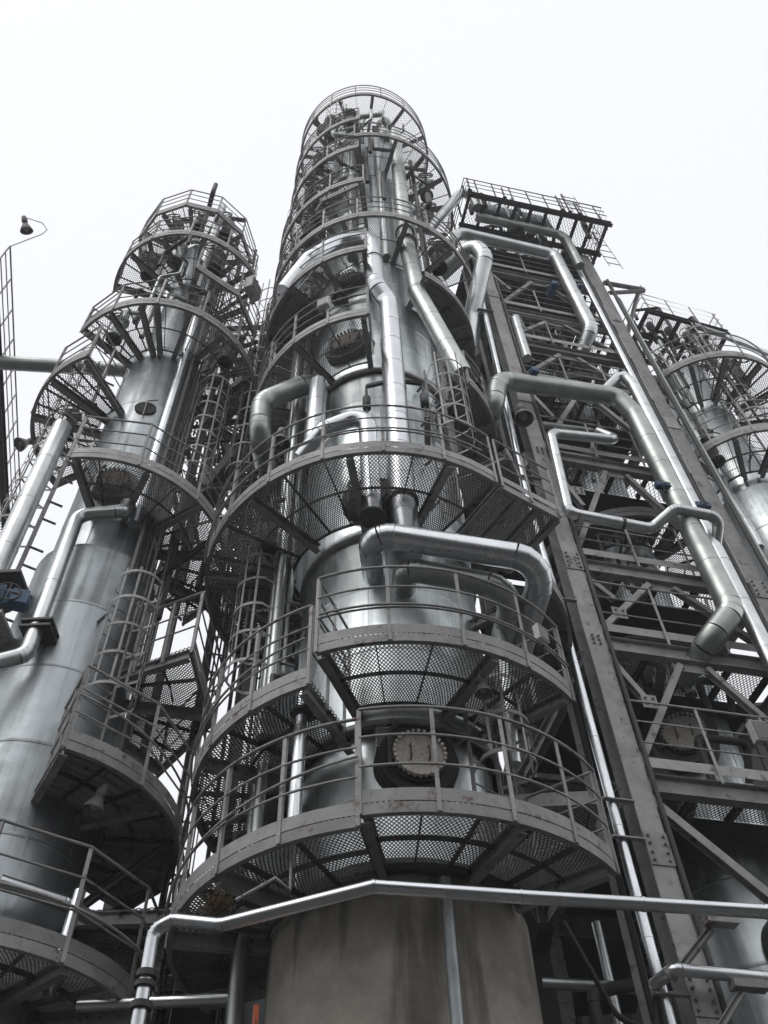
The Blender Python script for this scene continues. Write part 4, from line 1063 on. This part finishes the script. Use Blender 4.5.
for k in range(len(lev)):
    z = lev[k]
    t = thing('stair_landing', ord_[k] + ' landing from the ground of the dark stair tower', 'landing', (-4.9, 14, z - .1), 'landings of the stair tower')
    xa = SX[0] if k % 2 == 0 else SX[1] - .7
    d = put('deck_mesh', deck_rect((xa, SY[0], z), (1, 0, 0), (0, 1, 0), .7, SY[1] - SY[0], .026, .036), 'mesh', t); d['kind'] = 'stuff'
    xe = SX[0] - .05 if k % 2 == 0 else SX[1] + .05
    railing(t, [(xa + (0 if k % 2 == 0 else .7), SY[0] - .04, z), (xe, SY[1], z)], 1.1, r=.02, mat='dark')
    mb = MB(); mb.hbeam((xa + .35, SY[0], z - .08), (xa + .35, SY[1], z - .08), .08, .14); put('joist', mb, 'dark', t)
    if k < len(lev) - 1:
        t = thing('stair_flight', ord_[k] + ' stair flight from the ground of the dark stair tower', 'stairs', (-3.7, 13.6, z), 'flights of the stair tower')
        s = 1 if k % 2 == 0 else -1
        x0 = SX[0] + .7 if s > 0 else SX[1] - .7; x1 = SX[1] - .5 if s > 0 else SX[0] + .5
        yy = SY[0] + .1 if s > 0 else SY[1] - .9
        z1 = lev[k + 1]
        for q in (0, .8):
            mb = MB(); mb.bar((x0, yy + q, z), (x1, yy + q, z1), .01, .2); put('stringer', mb, 'dark', t)
            mb = MB(); mb.tube([(x0, yy + q, z + 1.0), (x1, yy + q, z1 + 1.0)], .02, 6); put('handrail', mb, 'dark', t)
        tr = shared(('tread',), lambda m: m.box((0, .4, 0), (.11, 0, 0), (0, .39, 0), (0, 0, .012)), 'dark')
        for i in range(1, 12): obj('tread', tr, t, (x0 + (x1 - x0) * i / 12, yy, z + (z1 - z) * i / 12))
# slim column behind, ringed by mesh platforms
CB = (-2.0, 12.5)
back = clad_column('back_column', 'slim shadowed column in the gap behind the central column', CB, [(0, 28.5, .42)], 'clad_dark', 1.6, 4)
for k, z in enumerate((19.6, 21.6, 23.6, 25.6, 27.2)):
    ring_platform(['lowest mesh ring of the slim back column', 'second lowest mesh ring of the slim back column', 'middle mesh ring of the slim back column', 'second highest mesh ring of the slim back column', 'highest mesh ring of the slim back column'][k],
                  CB, z, .5, 1.45, -260 + 25 * (k % 3), -20 + 25 * (k % 2), cell=(.028, .040), brackets=(-200, -150, -100, -50), group='rings of the slim back column', facet=35, joist=17)
caged_ladder('long caged ladder up the slim back column', CB, .75, -110, 14.0, 27.0, cage_from=2.0)

# elevated floors stacked in the gap between the two columns
labs = ['lowest dark elevated floor, whose diagonal edge cuts the open gap between the columns', 'second elevated floor in the gap between the columns', 'third elevated floor in the gap between the columns', 'fourth elevated floor in the gap between the columns', 'topmost elevated floor in the gap between the columns']
prev = None
for k, (zf, ea, eb, wd_) in enumerate(((14.0, (-3.5, 11.1), (-1.95, 14.1), 1.5), (17.2, (-3.7, 12.0), (-2.2, 14.4), 1.3), (19.4, (-3.2, 11.3), (-2.0, 13.9), 1.0), (21.9, (-3.6, 11.7), (-2.1, 13.6), 1.2), (24.4, (-3.4, 11.5), (-2.0, 13.4), 1.1))):
    t = thing('elevated_floor', labs[k], 'platform', (ea[0], ea[1], zf - .2), 'elevated floors in the gap')
    a0_, a1_ = Vector((*ea, zf)), Vector((*eb, zf)); dd = (a1_ - a0_).normalized(); nn = Vector((dd.y, -dd.x, 0)); ll = (a1_ - a0_).length
    if k == 0: e0, e1, ed, en, el = a0_, a1_, dd, nn, ll
    d = put('deck_mesh', deck_rect(a0_, dd, nn, ll, wd_, .028, .04), 'mesh', t); d['kind'] = 'stuff'
    for q in (0, wd_ / 2, wd_):
        mb = MB(); mb.hbeam(a0_ + nn * q + Vector((0, 0, -.13)), a1_ + nn * q + Vector((0, 0, -.13)), .12, .22); put('edge_beam', mb, 'dark', t)
    for j in range(5):
        a = a0_ + dd * (ll * (j + .2) / 4.4); mb = MB(); mb.hbeam(a + Vector((0, 0, -.1)), a + nn * wd_ + Vector((0, 0, -.1)), .09, .14); put('joist', mb, 'dark', t)
    railing(t, [a0_ + nn * wd_, a0_ - nn * .02, a1_ - nn * .02], .8, mat='dark')
    if prev:
        for (pa_, pb_) in ((prev[0], a1_), (prev[1], a0_), (prev[0], a0_), (prev[1], a1_)):
            mb = MB(); mb.hbeam(pa_, pb_ + Vector((0, 0, -.2)), .09, .1); put('brace', mb, 'dark', t)
    prev = (a0_, a1_)
caged_ladder('caged ladder climbing between the elevated floors in the gap', (-2.6, 12.2), .3, -120, 14.0, 25.5, cage_from=1.0)
for k, (q, w2) in enumerate(((.8, .3), (1.7, .22), (2.6, .26))):
    b_ = e0 + ed * q + en * .7
    t2 = thing('instrument_cabinet', ['dark instrument cabinet nearest the left column on the elevated floor', 'small dark cabinet in the middle of the elevated floor', 'dark cabinet nearest the central column on the elevated floor'][k], 'cabinet', b_, 'cabinets on the elevated floor')
    mb = MB(); mb.box(b_ + Vector((0, 0, .45)), ed * w2, en * .2, (0, 0, .43)); put('case', mb, 'dark', t2)
    mb = MB(); mb.box(b_ + Vector((0, 0, .45)) - en * .205, ed * (w2 - .03), en * .006, (0, 0, .38)); put('door', mb, 'steel', t2)
    mb = MB(); mb.box(b_ + Vector((0, 0, .92)), ed * (w2 + .05), en * .26, (0, 0, .02)); put('rain_hood', mb, 'dark', t2)

# ================================================================== low pipe rack behind everything
rk = thing('pipe_rack', 'low dark pipe rack crossing behind the columns', 'pipe rack', (0, 17, 0))
for x in (-9, -5.5, -2, 1.5, 5, 8.5, 12):
    for y in (15.9, 18.4):
        mb = MB(); mb.hbeam((x, y, 0), (x, y, 10.4), .25, .25); put('column', mb, 'dark', rk)
    for z in (4.6, 7.4, 10.2):
        mb = MB(); mb.hbeam((x, 15.9, z), (x, 18.4, z), .15, .3); put('beam', mb, 'dark', rk)
for z in (4.3, 7.1, 9.9):
    for y in (15.8, 18.5):
        mb = MB(); mb.hbeam((-9, y, z), (12, y, z), .15, .3); put('runner', mb, 'dark', rk)
nm = ['nearest', 'second', 'third', 'fourth', 'fifth']
for lvl, z in enumerate((4.6, 7.4, 10.2)):
    for k in range(5):
        y = 16.1 + k * .52; rr = random.choice((.1, .14, .18))
        pipe(nm[k] + ' pipe on the ' + ('bottom', 'middle', 'top')[lvl] + ' tier of the low pipe rack', [(-9.5, y, z + .16 + rr), (12.5, y, z + .16 + rr)], rr, random.choice(('pipe_olive', 'dark', 'clad_dark')), seam=2.5, n=12, group='pipes on the low rack')
# deck added behind the central column to shade the view under the lowest platforms
t = thing('shading_deck', 'dark deck added to shade the background behind the concrete base', 'platform', (0, 13.5, 5.5))
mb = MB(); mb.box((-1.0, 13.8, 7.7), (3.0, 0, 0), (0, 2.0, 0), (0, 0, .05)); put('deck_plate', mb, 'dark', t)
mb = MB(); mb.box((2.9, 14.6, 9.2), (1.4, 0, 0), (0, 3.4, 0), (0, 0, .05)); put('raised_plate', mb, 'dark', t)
for k in range(8):
    mb = MB(); mb.hbeam((-3.6 + k * .73, 11.9, 7.52), (-3.6 + k * .73, 15.7, 7.52), .12, .24); put('joist', mb, 'dark', t)
for x in (-3.7, 0.4, 1.8):
    for y in (12.0, 15.4):
        mb = MB(); mb.hbeam((x, y, 0), (x, y, 7.4), .22, .22); put('leg', mb, 'dark', t)

# ================================================================== added halls: dark background masses and an unseen sky blocker
def hall(label, x0, x1, y0, y1, h, step=.6, roof=1.2, mat='dark'):
    t = thing('added_hall', label, 'building', ((x0 + x1) / 2, (y0 + y1) / 2, 0))
    for (a, b) in (((x0, y0), (x1, y0)), ((x1, y0), (x1, y1)), ((x1, y1), (x0, y1)), ((x0, y1), (x0, y0))):
        a = Vector((*a, 0)); b = Vector((*b, 0)); d_ = (b - a).normalized(); nrm = Vector((d_.y, -d_.x, 0)); L = (b - a).length; k = int(L / step)
        rows = []
        for i in range(k + 1):
            for q, o_ in ((0, 0), (.45, 0), (.5, .06), (.95, .06)):
                s_ = (i + q) / k * L
                if s_ > L: break
                pt = a + d_ * s_ + nrm * o_
                rows.append([pt, pt + Vector((0, 0, h))])
        mb = MB(); mb.quad_strip(rows, smooth=False); put('wall', mb, mat, t)
    mb = MB(); ym = (y0 + y1) / 2
    for ya, yb in ((y0 - .4, ym), (y1 + .4, ym)):
        mb.box(((x0 + x1) / 2, (ya + yb) / 2, h + roof / 2), ((x1 - x0) / 2 + .4, 0, 0), (0, (yb - ya) / 2, roof / 2), (0, 0, .05))
    put('roof', mb, mat, t)
    return t
hall('long low hall shape added as dark background behind the pipe rack', -16, 3.6, 20.5, 28, 10.5)
hall('tall hall shape added as dark background behind the steel frame', 3.7, 24, 19.8, 28, 17.5)
hall('unseen dark hall behind the viewer, added to block low sky light', -22, 24, -20, -8.5, 12.5)  # out of view, keeps low sky light off the lower parts

# ================================================================== far left walkway with lamps
wk = thing('walkway', 'railed high walkway at the far left edge', 'walkway', (-9.5, 12, 21.0))
wa, wb = Vector((-8.45, 7.6, 21.2)), Vector((-10.6, 16.2, 21.2))
wd = (wb - wa).normalized(); wl = (wb - wa).length; ws = Vector((-wd.y, wd.x, 0))
d = put('deck_mesh', deck_rect(wa, wd, ws, wl, .9, .05, .07), 'mesh', wk); d['kind'] = 'stuff'
for q in (0, .9):
    mb = MB(); mb.hbeam(wa + ws * q + Vector((0, 0, -.2)), wb + ws * q + Vector((0, 0, -.2)), .15, .3); put('edge_beam', mb, 'dark', wk)
    railing(wk, [wa + ws * q, wb + ws * q], .8, r=.02)
mb = MB(); mb.hbeam(wa + ws * .45 + wd * 5 + Vector((0, 0, -21.2)), wa + ws * .45 + wd * 5 + Vector((0, 0, -.4)), .3, .3); put('leg', mb, 'dark', wk)
mb = MB(); mb.hbeam(wb + ws * .45 + Vector((0, 0, -21.2)), wb + ws * .45 + Vector((0, 0, -.4)), .3, .3); put('leg', mb, 'dark', wk)
for i in range(8):
    q = wa + wd * (1.2 * i + .3) + ws * .2
    pass
pa = wa + Vector((0, 0, 1.1))
bell_lamp('lamp on a curved arm above the end of the far left walkway', pa + Vector((.1, -.15, 1.05)), (R(40), R(-110)), 1.0, arm=[pa + Vector((.35, 0, 1.5)), pa + Vector((.5, .1, 1.3)), pa + Vector((.45, .1, 1.0)), pa])
pb = wa + wd * 5.6 + Vector((0, 0, 1.1))
bell_lamp('lamp on a curved arm midway along the far left walkway', pb + Vector((.3, -.1, -.1)), (R(35), R(30)), 1.3, arm=[pb + Vector((.6, 0, .5)), pb + Vector((.5, 0, .2)), pb])

# ================================================================== lamps
bell_lamp('bell lamp hanging under the balcony above the manway', (1.05, 8.0, 8.62), s=.68, arm=[(1.05, 8.0, 8.9)])
bell_lamp('bell lamp on the left frame column beside the bridge deck', fp(-.25, -.35, 17.0), s=1.3, arm=[fp(-.2, -.1, 17.4), fp(.1, 0, 17.4)])
bell_lamp('big bell lamp under the solid bottomed left balcony', (-3.50, 8.98, 8.02), (R(12), 0), .85, arm=[(-3.50, 8.98, 8.38)])
bell_lamp('bell lamp on the column under the arching pipe bend', (-.75, 8.25, 20.2), s=1.2, arm=[(-.75, 8.25, 20.7)])
bell_lamp('bell lamp above the wide platform behind the dull pipe loop', (-1.75, 8.55, 15.0), s=1.2, arm=[(-1.75, 8.7, 15.5)])

# ================================================================== small clutter
random.seed(11)
cable_ladder('upright cable ladder in the gap beside the left column', (-2.95, 11.0, 4.0), (-2.95, 11.0, 24.0), .35, 20)
cable_ladder('upright cable ladder in the gap beside the central column', (-2.2, 11.6, 4.0), (-2.2, 11.6, 21.0), .3, -25)
cable_ladder('upright cable ladder tucked behind the left column of the steel frame', fp(-.25, .55, 4.0), fp(-.25, .55, 26.0), .3, 60)
cable_ladder('upright cable ladder on the left flank of the left column', pol(CL, 1.12, R(-35), 12.5), pol(CL, 1.12, R(-35), 24.0), .25, 55, 4)
cable_ladder('upright cable ladder on the right flank of the central column', pol(CM, 1.6, R(-28), 15.0), pol(CM, 1.6, R(-28), 28.5), .25, 62, 4)
for k in range(5):
    x = random.uniform(-3.3, -2.2); y = random.uniform(10.7, 12.6); z0 = random.uniform(6, 12)
    pipe('thin dark vertical line in the gap between the two columns', [(x, y, z0), (x + random.uniform(-.05, .05), y, z0 + random.uniform(8, 14))], random.choice((.025, .035, .05)), 'dark', seam=0, n=8, name='service_line', group='thin lines in the gap')
for k in range(7):
    a = R(random.uniform(-30, 40)); z0 = random.uniform(8, 15); q = pol(CL, random.uniform(1.1, 1.35), a, z0)
    pipe('thin dark vertical line on the shaded right side of the left column', [q, q + Vector((0, 0, random.uniform(5, 10))), q + Vector((.3, .2, 10.2))], random.choice((.03, .04, .06)), random.choice(('dark', 'pipe_olive')), seam=0, n=8, name='service_line', group='thin lines on the left column')
for k in range(8):
    a = R(random.uniform(-185, -150)); z0 = random.uniform(9, 22); q = pol(CM, random.uniform(1.55, 1.9), a, z0)
    pipe('thin dark vertical line on the left flank of the central column', [q, q + Vector((0, 0, random.uniform(3, 8)))], random.choice((.03, .04, .06)), random.choice(('dark', 'pipe_olive')), seam=0, n=8, name='service_line', group='thin lines on the central column')
def tangle(n, label, group, cf, mats=('dark', 'dark', 'pipe_olive')):
    for k in range(n):
        q = Vector(cf()); h_ = random.uniform(.6, 2.2); d1 = Vector((random.uniform(-.8, .8), random.uniform(-.6, .6), 0))
        pipe(label, [q, q + Vector((0, 0, h_)), q + d1 + Vector((0, 0, h_)), q + d1 + Vector((0, 0, h_ + random.choice((-.6, .7))))], random.choice((.025, .035, .05, .07)), random.choice(mats), seam=0, n=8, name='service_pipe', group=group)
tangle(22, 'thin dark pipe among the rings near the top of the left column', 'thin pipes round the left column top', lambda: pol(CL, random.uniform(.75, 1.7), R(random.uniform(-170, 20)), random.uniform(20.2, 26.5)))
tangle(26, 'thin dark pipe tangled in the gap between the upper columns', 'thin pipes in the upper gap', lambda: (random.uniform(-3.3, -2.3), random.uniform(10.6, 13.0), random.uniform(14.5, 26)))
tangle(18, 'thin dark pipe among the valves of the frame roof deck', 'thin pipes on the roof deck', lambda: fp(random.uniform(-.1, 3.8), random.uniform(-.9, .6), random.uniform(27.4, 28.9)))
tangle(14, 'thin dark pipe on the top of the far right column', 'thin pipes on the far right column', lambda: pol(CR, random.uniform(.8, 1.9), R(random.uniform(-170, -20)), random.uniform(19, 25.4)))
for k, (x_, y_, z0_, z1_) in enumerate(((-2.75, 10.75, 15.5, 25.5), (-3.15, 11.6, 16.0, 24.0))):
    caged_ladder(['caged ladder in the upper gap, nearer the central column', 'caged ladder in the upper gap, nearer the left column'][k], (x_, y_), .05, -100 + 60 * k, z0_, z1_, cage_from=1.0, hoop_gap=.7)
# diagonal props under the back of the big platforms, seen in the gap
for k, (a0_, z_) in enumerate(((-170, 12.4), (-190, 12.4), (-178, 17.4), (-195, 17.4), (-180, 20.6), (-178, 22.7), (-195, 22.7), (-185, 25.4), (-190, 28.8))):
    a = R(a0_)
    t = thing('knee_brace', 'diagonal knee brace propping a platform on the shaded left flank of the central column', 'brace', pol(CM, 1.5, a, z_ - 1.2), 'knee braces of the central column')
    mb = MB(); mb.hbeam(pol(CM, 1.45, a, z_ - 1.25), pol(CM, 2.5, a, z_ - .2), .09, .1); put('strut', mb, 'dark', t)
    mb = MB(); mb.box(pol(CM, 1.46, a, z_ - 1.25), Vector((math.cos(a), math.sin(a), 0)) * .02, Vector((-math.sin(a), math.cos(a), 0)) * .1, (0, 0, .16)); put('foot_plate', mb, 'dark', t)
for k, (a0_, z_) in enumerate(((-10, 14.0), (25, 14.0), (-5, 19.8), (25, 19.8), (5, 22.5), (-15, 24.2), (0, 8.3), (30, 8.3))):
    a = R(a0_)
    t = thing('knee_brace', 'diagonal knee brace propping a platform on the shaded right side of the left column', 'brace', pol(CL, .95, a, z_ - 1.1), 'knee braces of the left column')
    mb = MB(); mb.hbeam(pol(CL, .9, a, z_ - 1.15), pol(CL, 2.0, a, z_ - .2), .08, .09); put('strut', mb, 'dark', t)
    mb = MB(); mb.box(pol(CL, .95, a, z_ - 1.15), Vector((math.cos(a), math.sin(a), 0)) * .02, Vector((-math.sin(a), math.cos(a), 0)) * .1, (0, 0, .15)); put('foot_plate', mb, 'dark', t)
for lb, c_, r_, a_, z_, s_ in (('valve on the left of the wide platform, below the dull pipe loop', CM, 2.1, -152, 12.5, 1.1), ('valve at the far left of the wide platform', CM, 2.2, -170, 12.5, 1.2), ('valve on the stepped landing left of the manway', CM, 2.0, -140, 8.5, .9),
        ('valve on the lowest platform, at its shaded left end', CM, 2.0, -165, 6.6, 1.0), ('valve at the rear of the lowest platform, beside the plinth', CM, 2.1, -185, 6.6, 1.0), ('valve on the broad upper platform of the left column, left side', CL, 1.5, -125, 19.9, 1.2), ('valve on the broad upper platform of the left column, right side', CL, 1.6, -20, 19.9, 1.1),
        ('valve on the second ring from the top of the left column, front', CL, 1.2, -100, 24.3, 1.4), ('valve on the second ring from the top of the left column, right', CL, 1.2, -50, 24.3, 1.4), ('valve on the second ring from the top of the left column, left', CL, 1.3, -140, 24.3, 1.2), ('valve on the crown of the left column, left', CL, 1.1, -135, 27.2, 1.3), ('valve on the crown of the left column, right', CL, 1.0, -45, 27.2, 1.4), ('valve on the crown of the left column, middle', CL, 1.0, -90, 27.2, 1.1),
        ('valve on the right sided upper ring of the central column', CM, 1.9, -20, 29.7, 1.4), ('valve at the right end of the upper ring of the central column', CM, 1.9, 10, 29.7, 1.5), ('valve on the full ring of the central column, right side', CM, 2.0, -35, 22.85, 1.4), ('valve on the left half ring fourth from the top', CM, 2.0, -150, 25.5, 1.4), ('valve on the left half ring third from the top', CM, 2.0, -155, 28.9, 1.4), ('valve under the summit platform, left half ring', CM, 1.9, -150, 32.0, 1.4), ('valve on the far left side platform of the left column', CL, 1.6, -170, 17.5, 1.1),
        ('valve on the upper platform of the far right column, left side', CR, 1.5, -150, 21.9, 1.3), ('valve on the upper platform of the far right column, right side', CR, 1.5, -60, 21.9, 1.3), ('valve on the lower platform of the far right column', CR, 1.5, -130, 18.6, 1.2)):
    valve(lb, pol(c_, r_, R(a_), z_ + .02), s_, random.choice(('dark', 'dark', 'pipe_olive')))
junction_box('grey junction box on the railing of the frame floor with the beige manway', fp(2.15, -.12, 9.55), T, 1.0)
junction_box('grey junction box above the beige manway', pol(CM, 1.36, R(-95), 8.42), 0, .8)
junction_box('grey junction box on the left half platform railing', pol(CM, 2.66, R(-112), 18.2), R(-22), .9)
junction_box('grey junction box on the right end of the balcony', pol(CM, 2.66, R(-45), 9.5), R(45), .7)
junction_box('large grey box on the landing high on the left column', pol(CL, 1.95, R(-20), 23.6), R(70), 1.8)
# low clutter in the shade of the lowest platforms
pipe('level silver pipe low behind the kinked pipe', [(-3.4, 9.6, 5.95), (-1.75, 9.6, 5.95)], .06, 'pipe', seam=.9)
pipe('dull level pipe low behind the concrete base, left', [(-4.2, 11.2, 6.9), (-1.6, 11.2, 6.9), (-1.6, 12.4, 6.9)], .09, 'pipe_olive', seam=.9)
pipe('dull riser in the dark right of the concrete base', [(2.05, 10.4, 1.0), (2.05, 10.4, 6.2), (2.6, 10.7, 6.4)], .07, 'dark', seam=.9)
pipe('dull level pipe in the dark right of the concrete base', [(1.6, 11.0, 6.6), (3.0, 11.3, 6.6)], .07, 'pipe', seam=.9)
pipe('pale riser in the dark right of the concrete base', [(2.45, 11.2, 1.0), (2.45, 11.2, 7.4)], .06, 'pipe', seam=.9)
pipe('drooping black hose in the dark right of the concrete base', [(1.75, 9.6, 6.6), (2.1, 9.6, 5.6), (2.5, 9.8, 5.5), (2.7, 9.9, 6.3)], .03, 'black', bend=4, seam=0, n=8, name='hose', cat='hose')

# ================================================================== foreground pipes
pipe('kinked silver pipe crossing in front of the concrete base', [(-2.06, 7.25, .5), (-2.07, 7.25, 5.47), (-1.92, 7.22, 5.53), (-1.50, 7.15, 5.43), (-.23, 7.05, 5.65), (.98, 7.05, 5.50), (3.1, 7.1, 5.28), (6.0, 7.15, 4.98)], .056, 'bright', bend=1.2, seam=1.0, n=20,
     flange=[((-2.065, 7.25, 5.10), (0, 0, 1), .085, .05), ((-2.065, 7.25, 5.02), (0, 0, 1), .085, .04), ((-2.065, 7.25, 4.86), (0, 0, 1), .085, .05)])
pipe('short silver pipe at the lower right, branching off the thin riser', [fp(-.42, .0, 5.98), fp(-.30, -.28, 6.02), fp(3.5, -.32, 5.95)], .066, 'bright', bend=1.2, seam=1.0)
t = thing('pipe_bracket', 'angled steel bracket under the lower right pipe', 'pipe support', fp(.3, -.1, 5.3))
mb = MB(); mb.hbeam(fp(-.05, -.05, 5.35), fp(.4, -.3, 5.84), .06, .07); put('strut', mb, 'steel', t)
mb = MB(); mb.box(fp(.5, -.3, 5.90), FU * .2, FV * .07, (0, 0, .04)); put('saddle', mb, 'steel', t)
t = thing('pipe_bracket', 'angled steel bracket under the long silver pipe at the frame', 'pipe support', fp(.3, -.1, 6.0))
mb = MB(); mb.hbeam(fp(-.25, -.1, 6.0), fp(.15, -.5, 6.38), .06, .07); put('strut', mb, 'steel', t)
mb = MB(); mb.box(fp(.25, -.55, 6.44), FU * .18, FV * .07, (0, 0, .04)); put('saddle', mb, 'steel', t)
# torn insulation on the thin tube hanging below the lowest platform
t = thing('torn_insulation', 'brown torn insulation tuft on a thin tube under the lowest platform', 'insulation', (-1.65, 7.7, 5.9))
mb = MB()
random.seed(3)
for k in range(170):
    p = Vector((-1.66 + random.gauss(0, .07), 7.7 + random.gauss(0, .05), 5.92 + random.gauss(0, .04)))
    q = p + Vector((random.gauss(0, .04), random.gauss(0, .03), random.gauss(-.01, .03)))
    mb.tube([p, (p + q) / 2 + Vector((0, 0, .01)), q], [.005, .009, .002], 5)
w_ = put('wool_tuft', mb, 'wool', t); w_['kind'] = 'stuff'
mb = MB(); mb.tube([(-1.5, 7.7, 5.95), (-1.15, 7.65, 6.12), (-1.02, 7.75, 6.05), (-1.05, 7.85, 6.7)], .018, 6); put('tube', mb, 'rail', t)
# orange object low by the plinth
t = thing('orange_stand', 'orange painted tubular stand at the foot of the concrete base', 'stand', (-1.1, 7.6, 0))
for dx in (0, .32):
    mb = MB(); mb.tube([(-1.22 + dx, 7.6, 0), (-1.22 + dx, 7.6, 4.98 - dx * .8)], .025, 8); put('leg', mb, 'orange', t)
for z in (1.2, 2.4, 3.6, 4.6):
    mb = MB(); mb.tube([(-1.22, 7.6, z), (-.90, 7.6, z)], .02, 8); put('cross_bar', mb, 'orange', t)

# ================================================================== thin volume standing in for lens glare over the tower tops
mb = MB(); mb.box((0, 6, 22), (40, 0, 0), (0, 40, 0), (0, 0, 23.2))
hz = put('glare_haze', mb, 'glare_haze'); hz['kind'] = 'stuff'
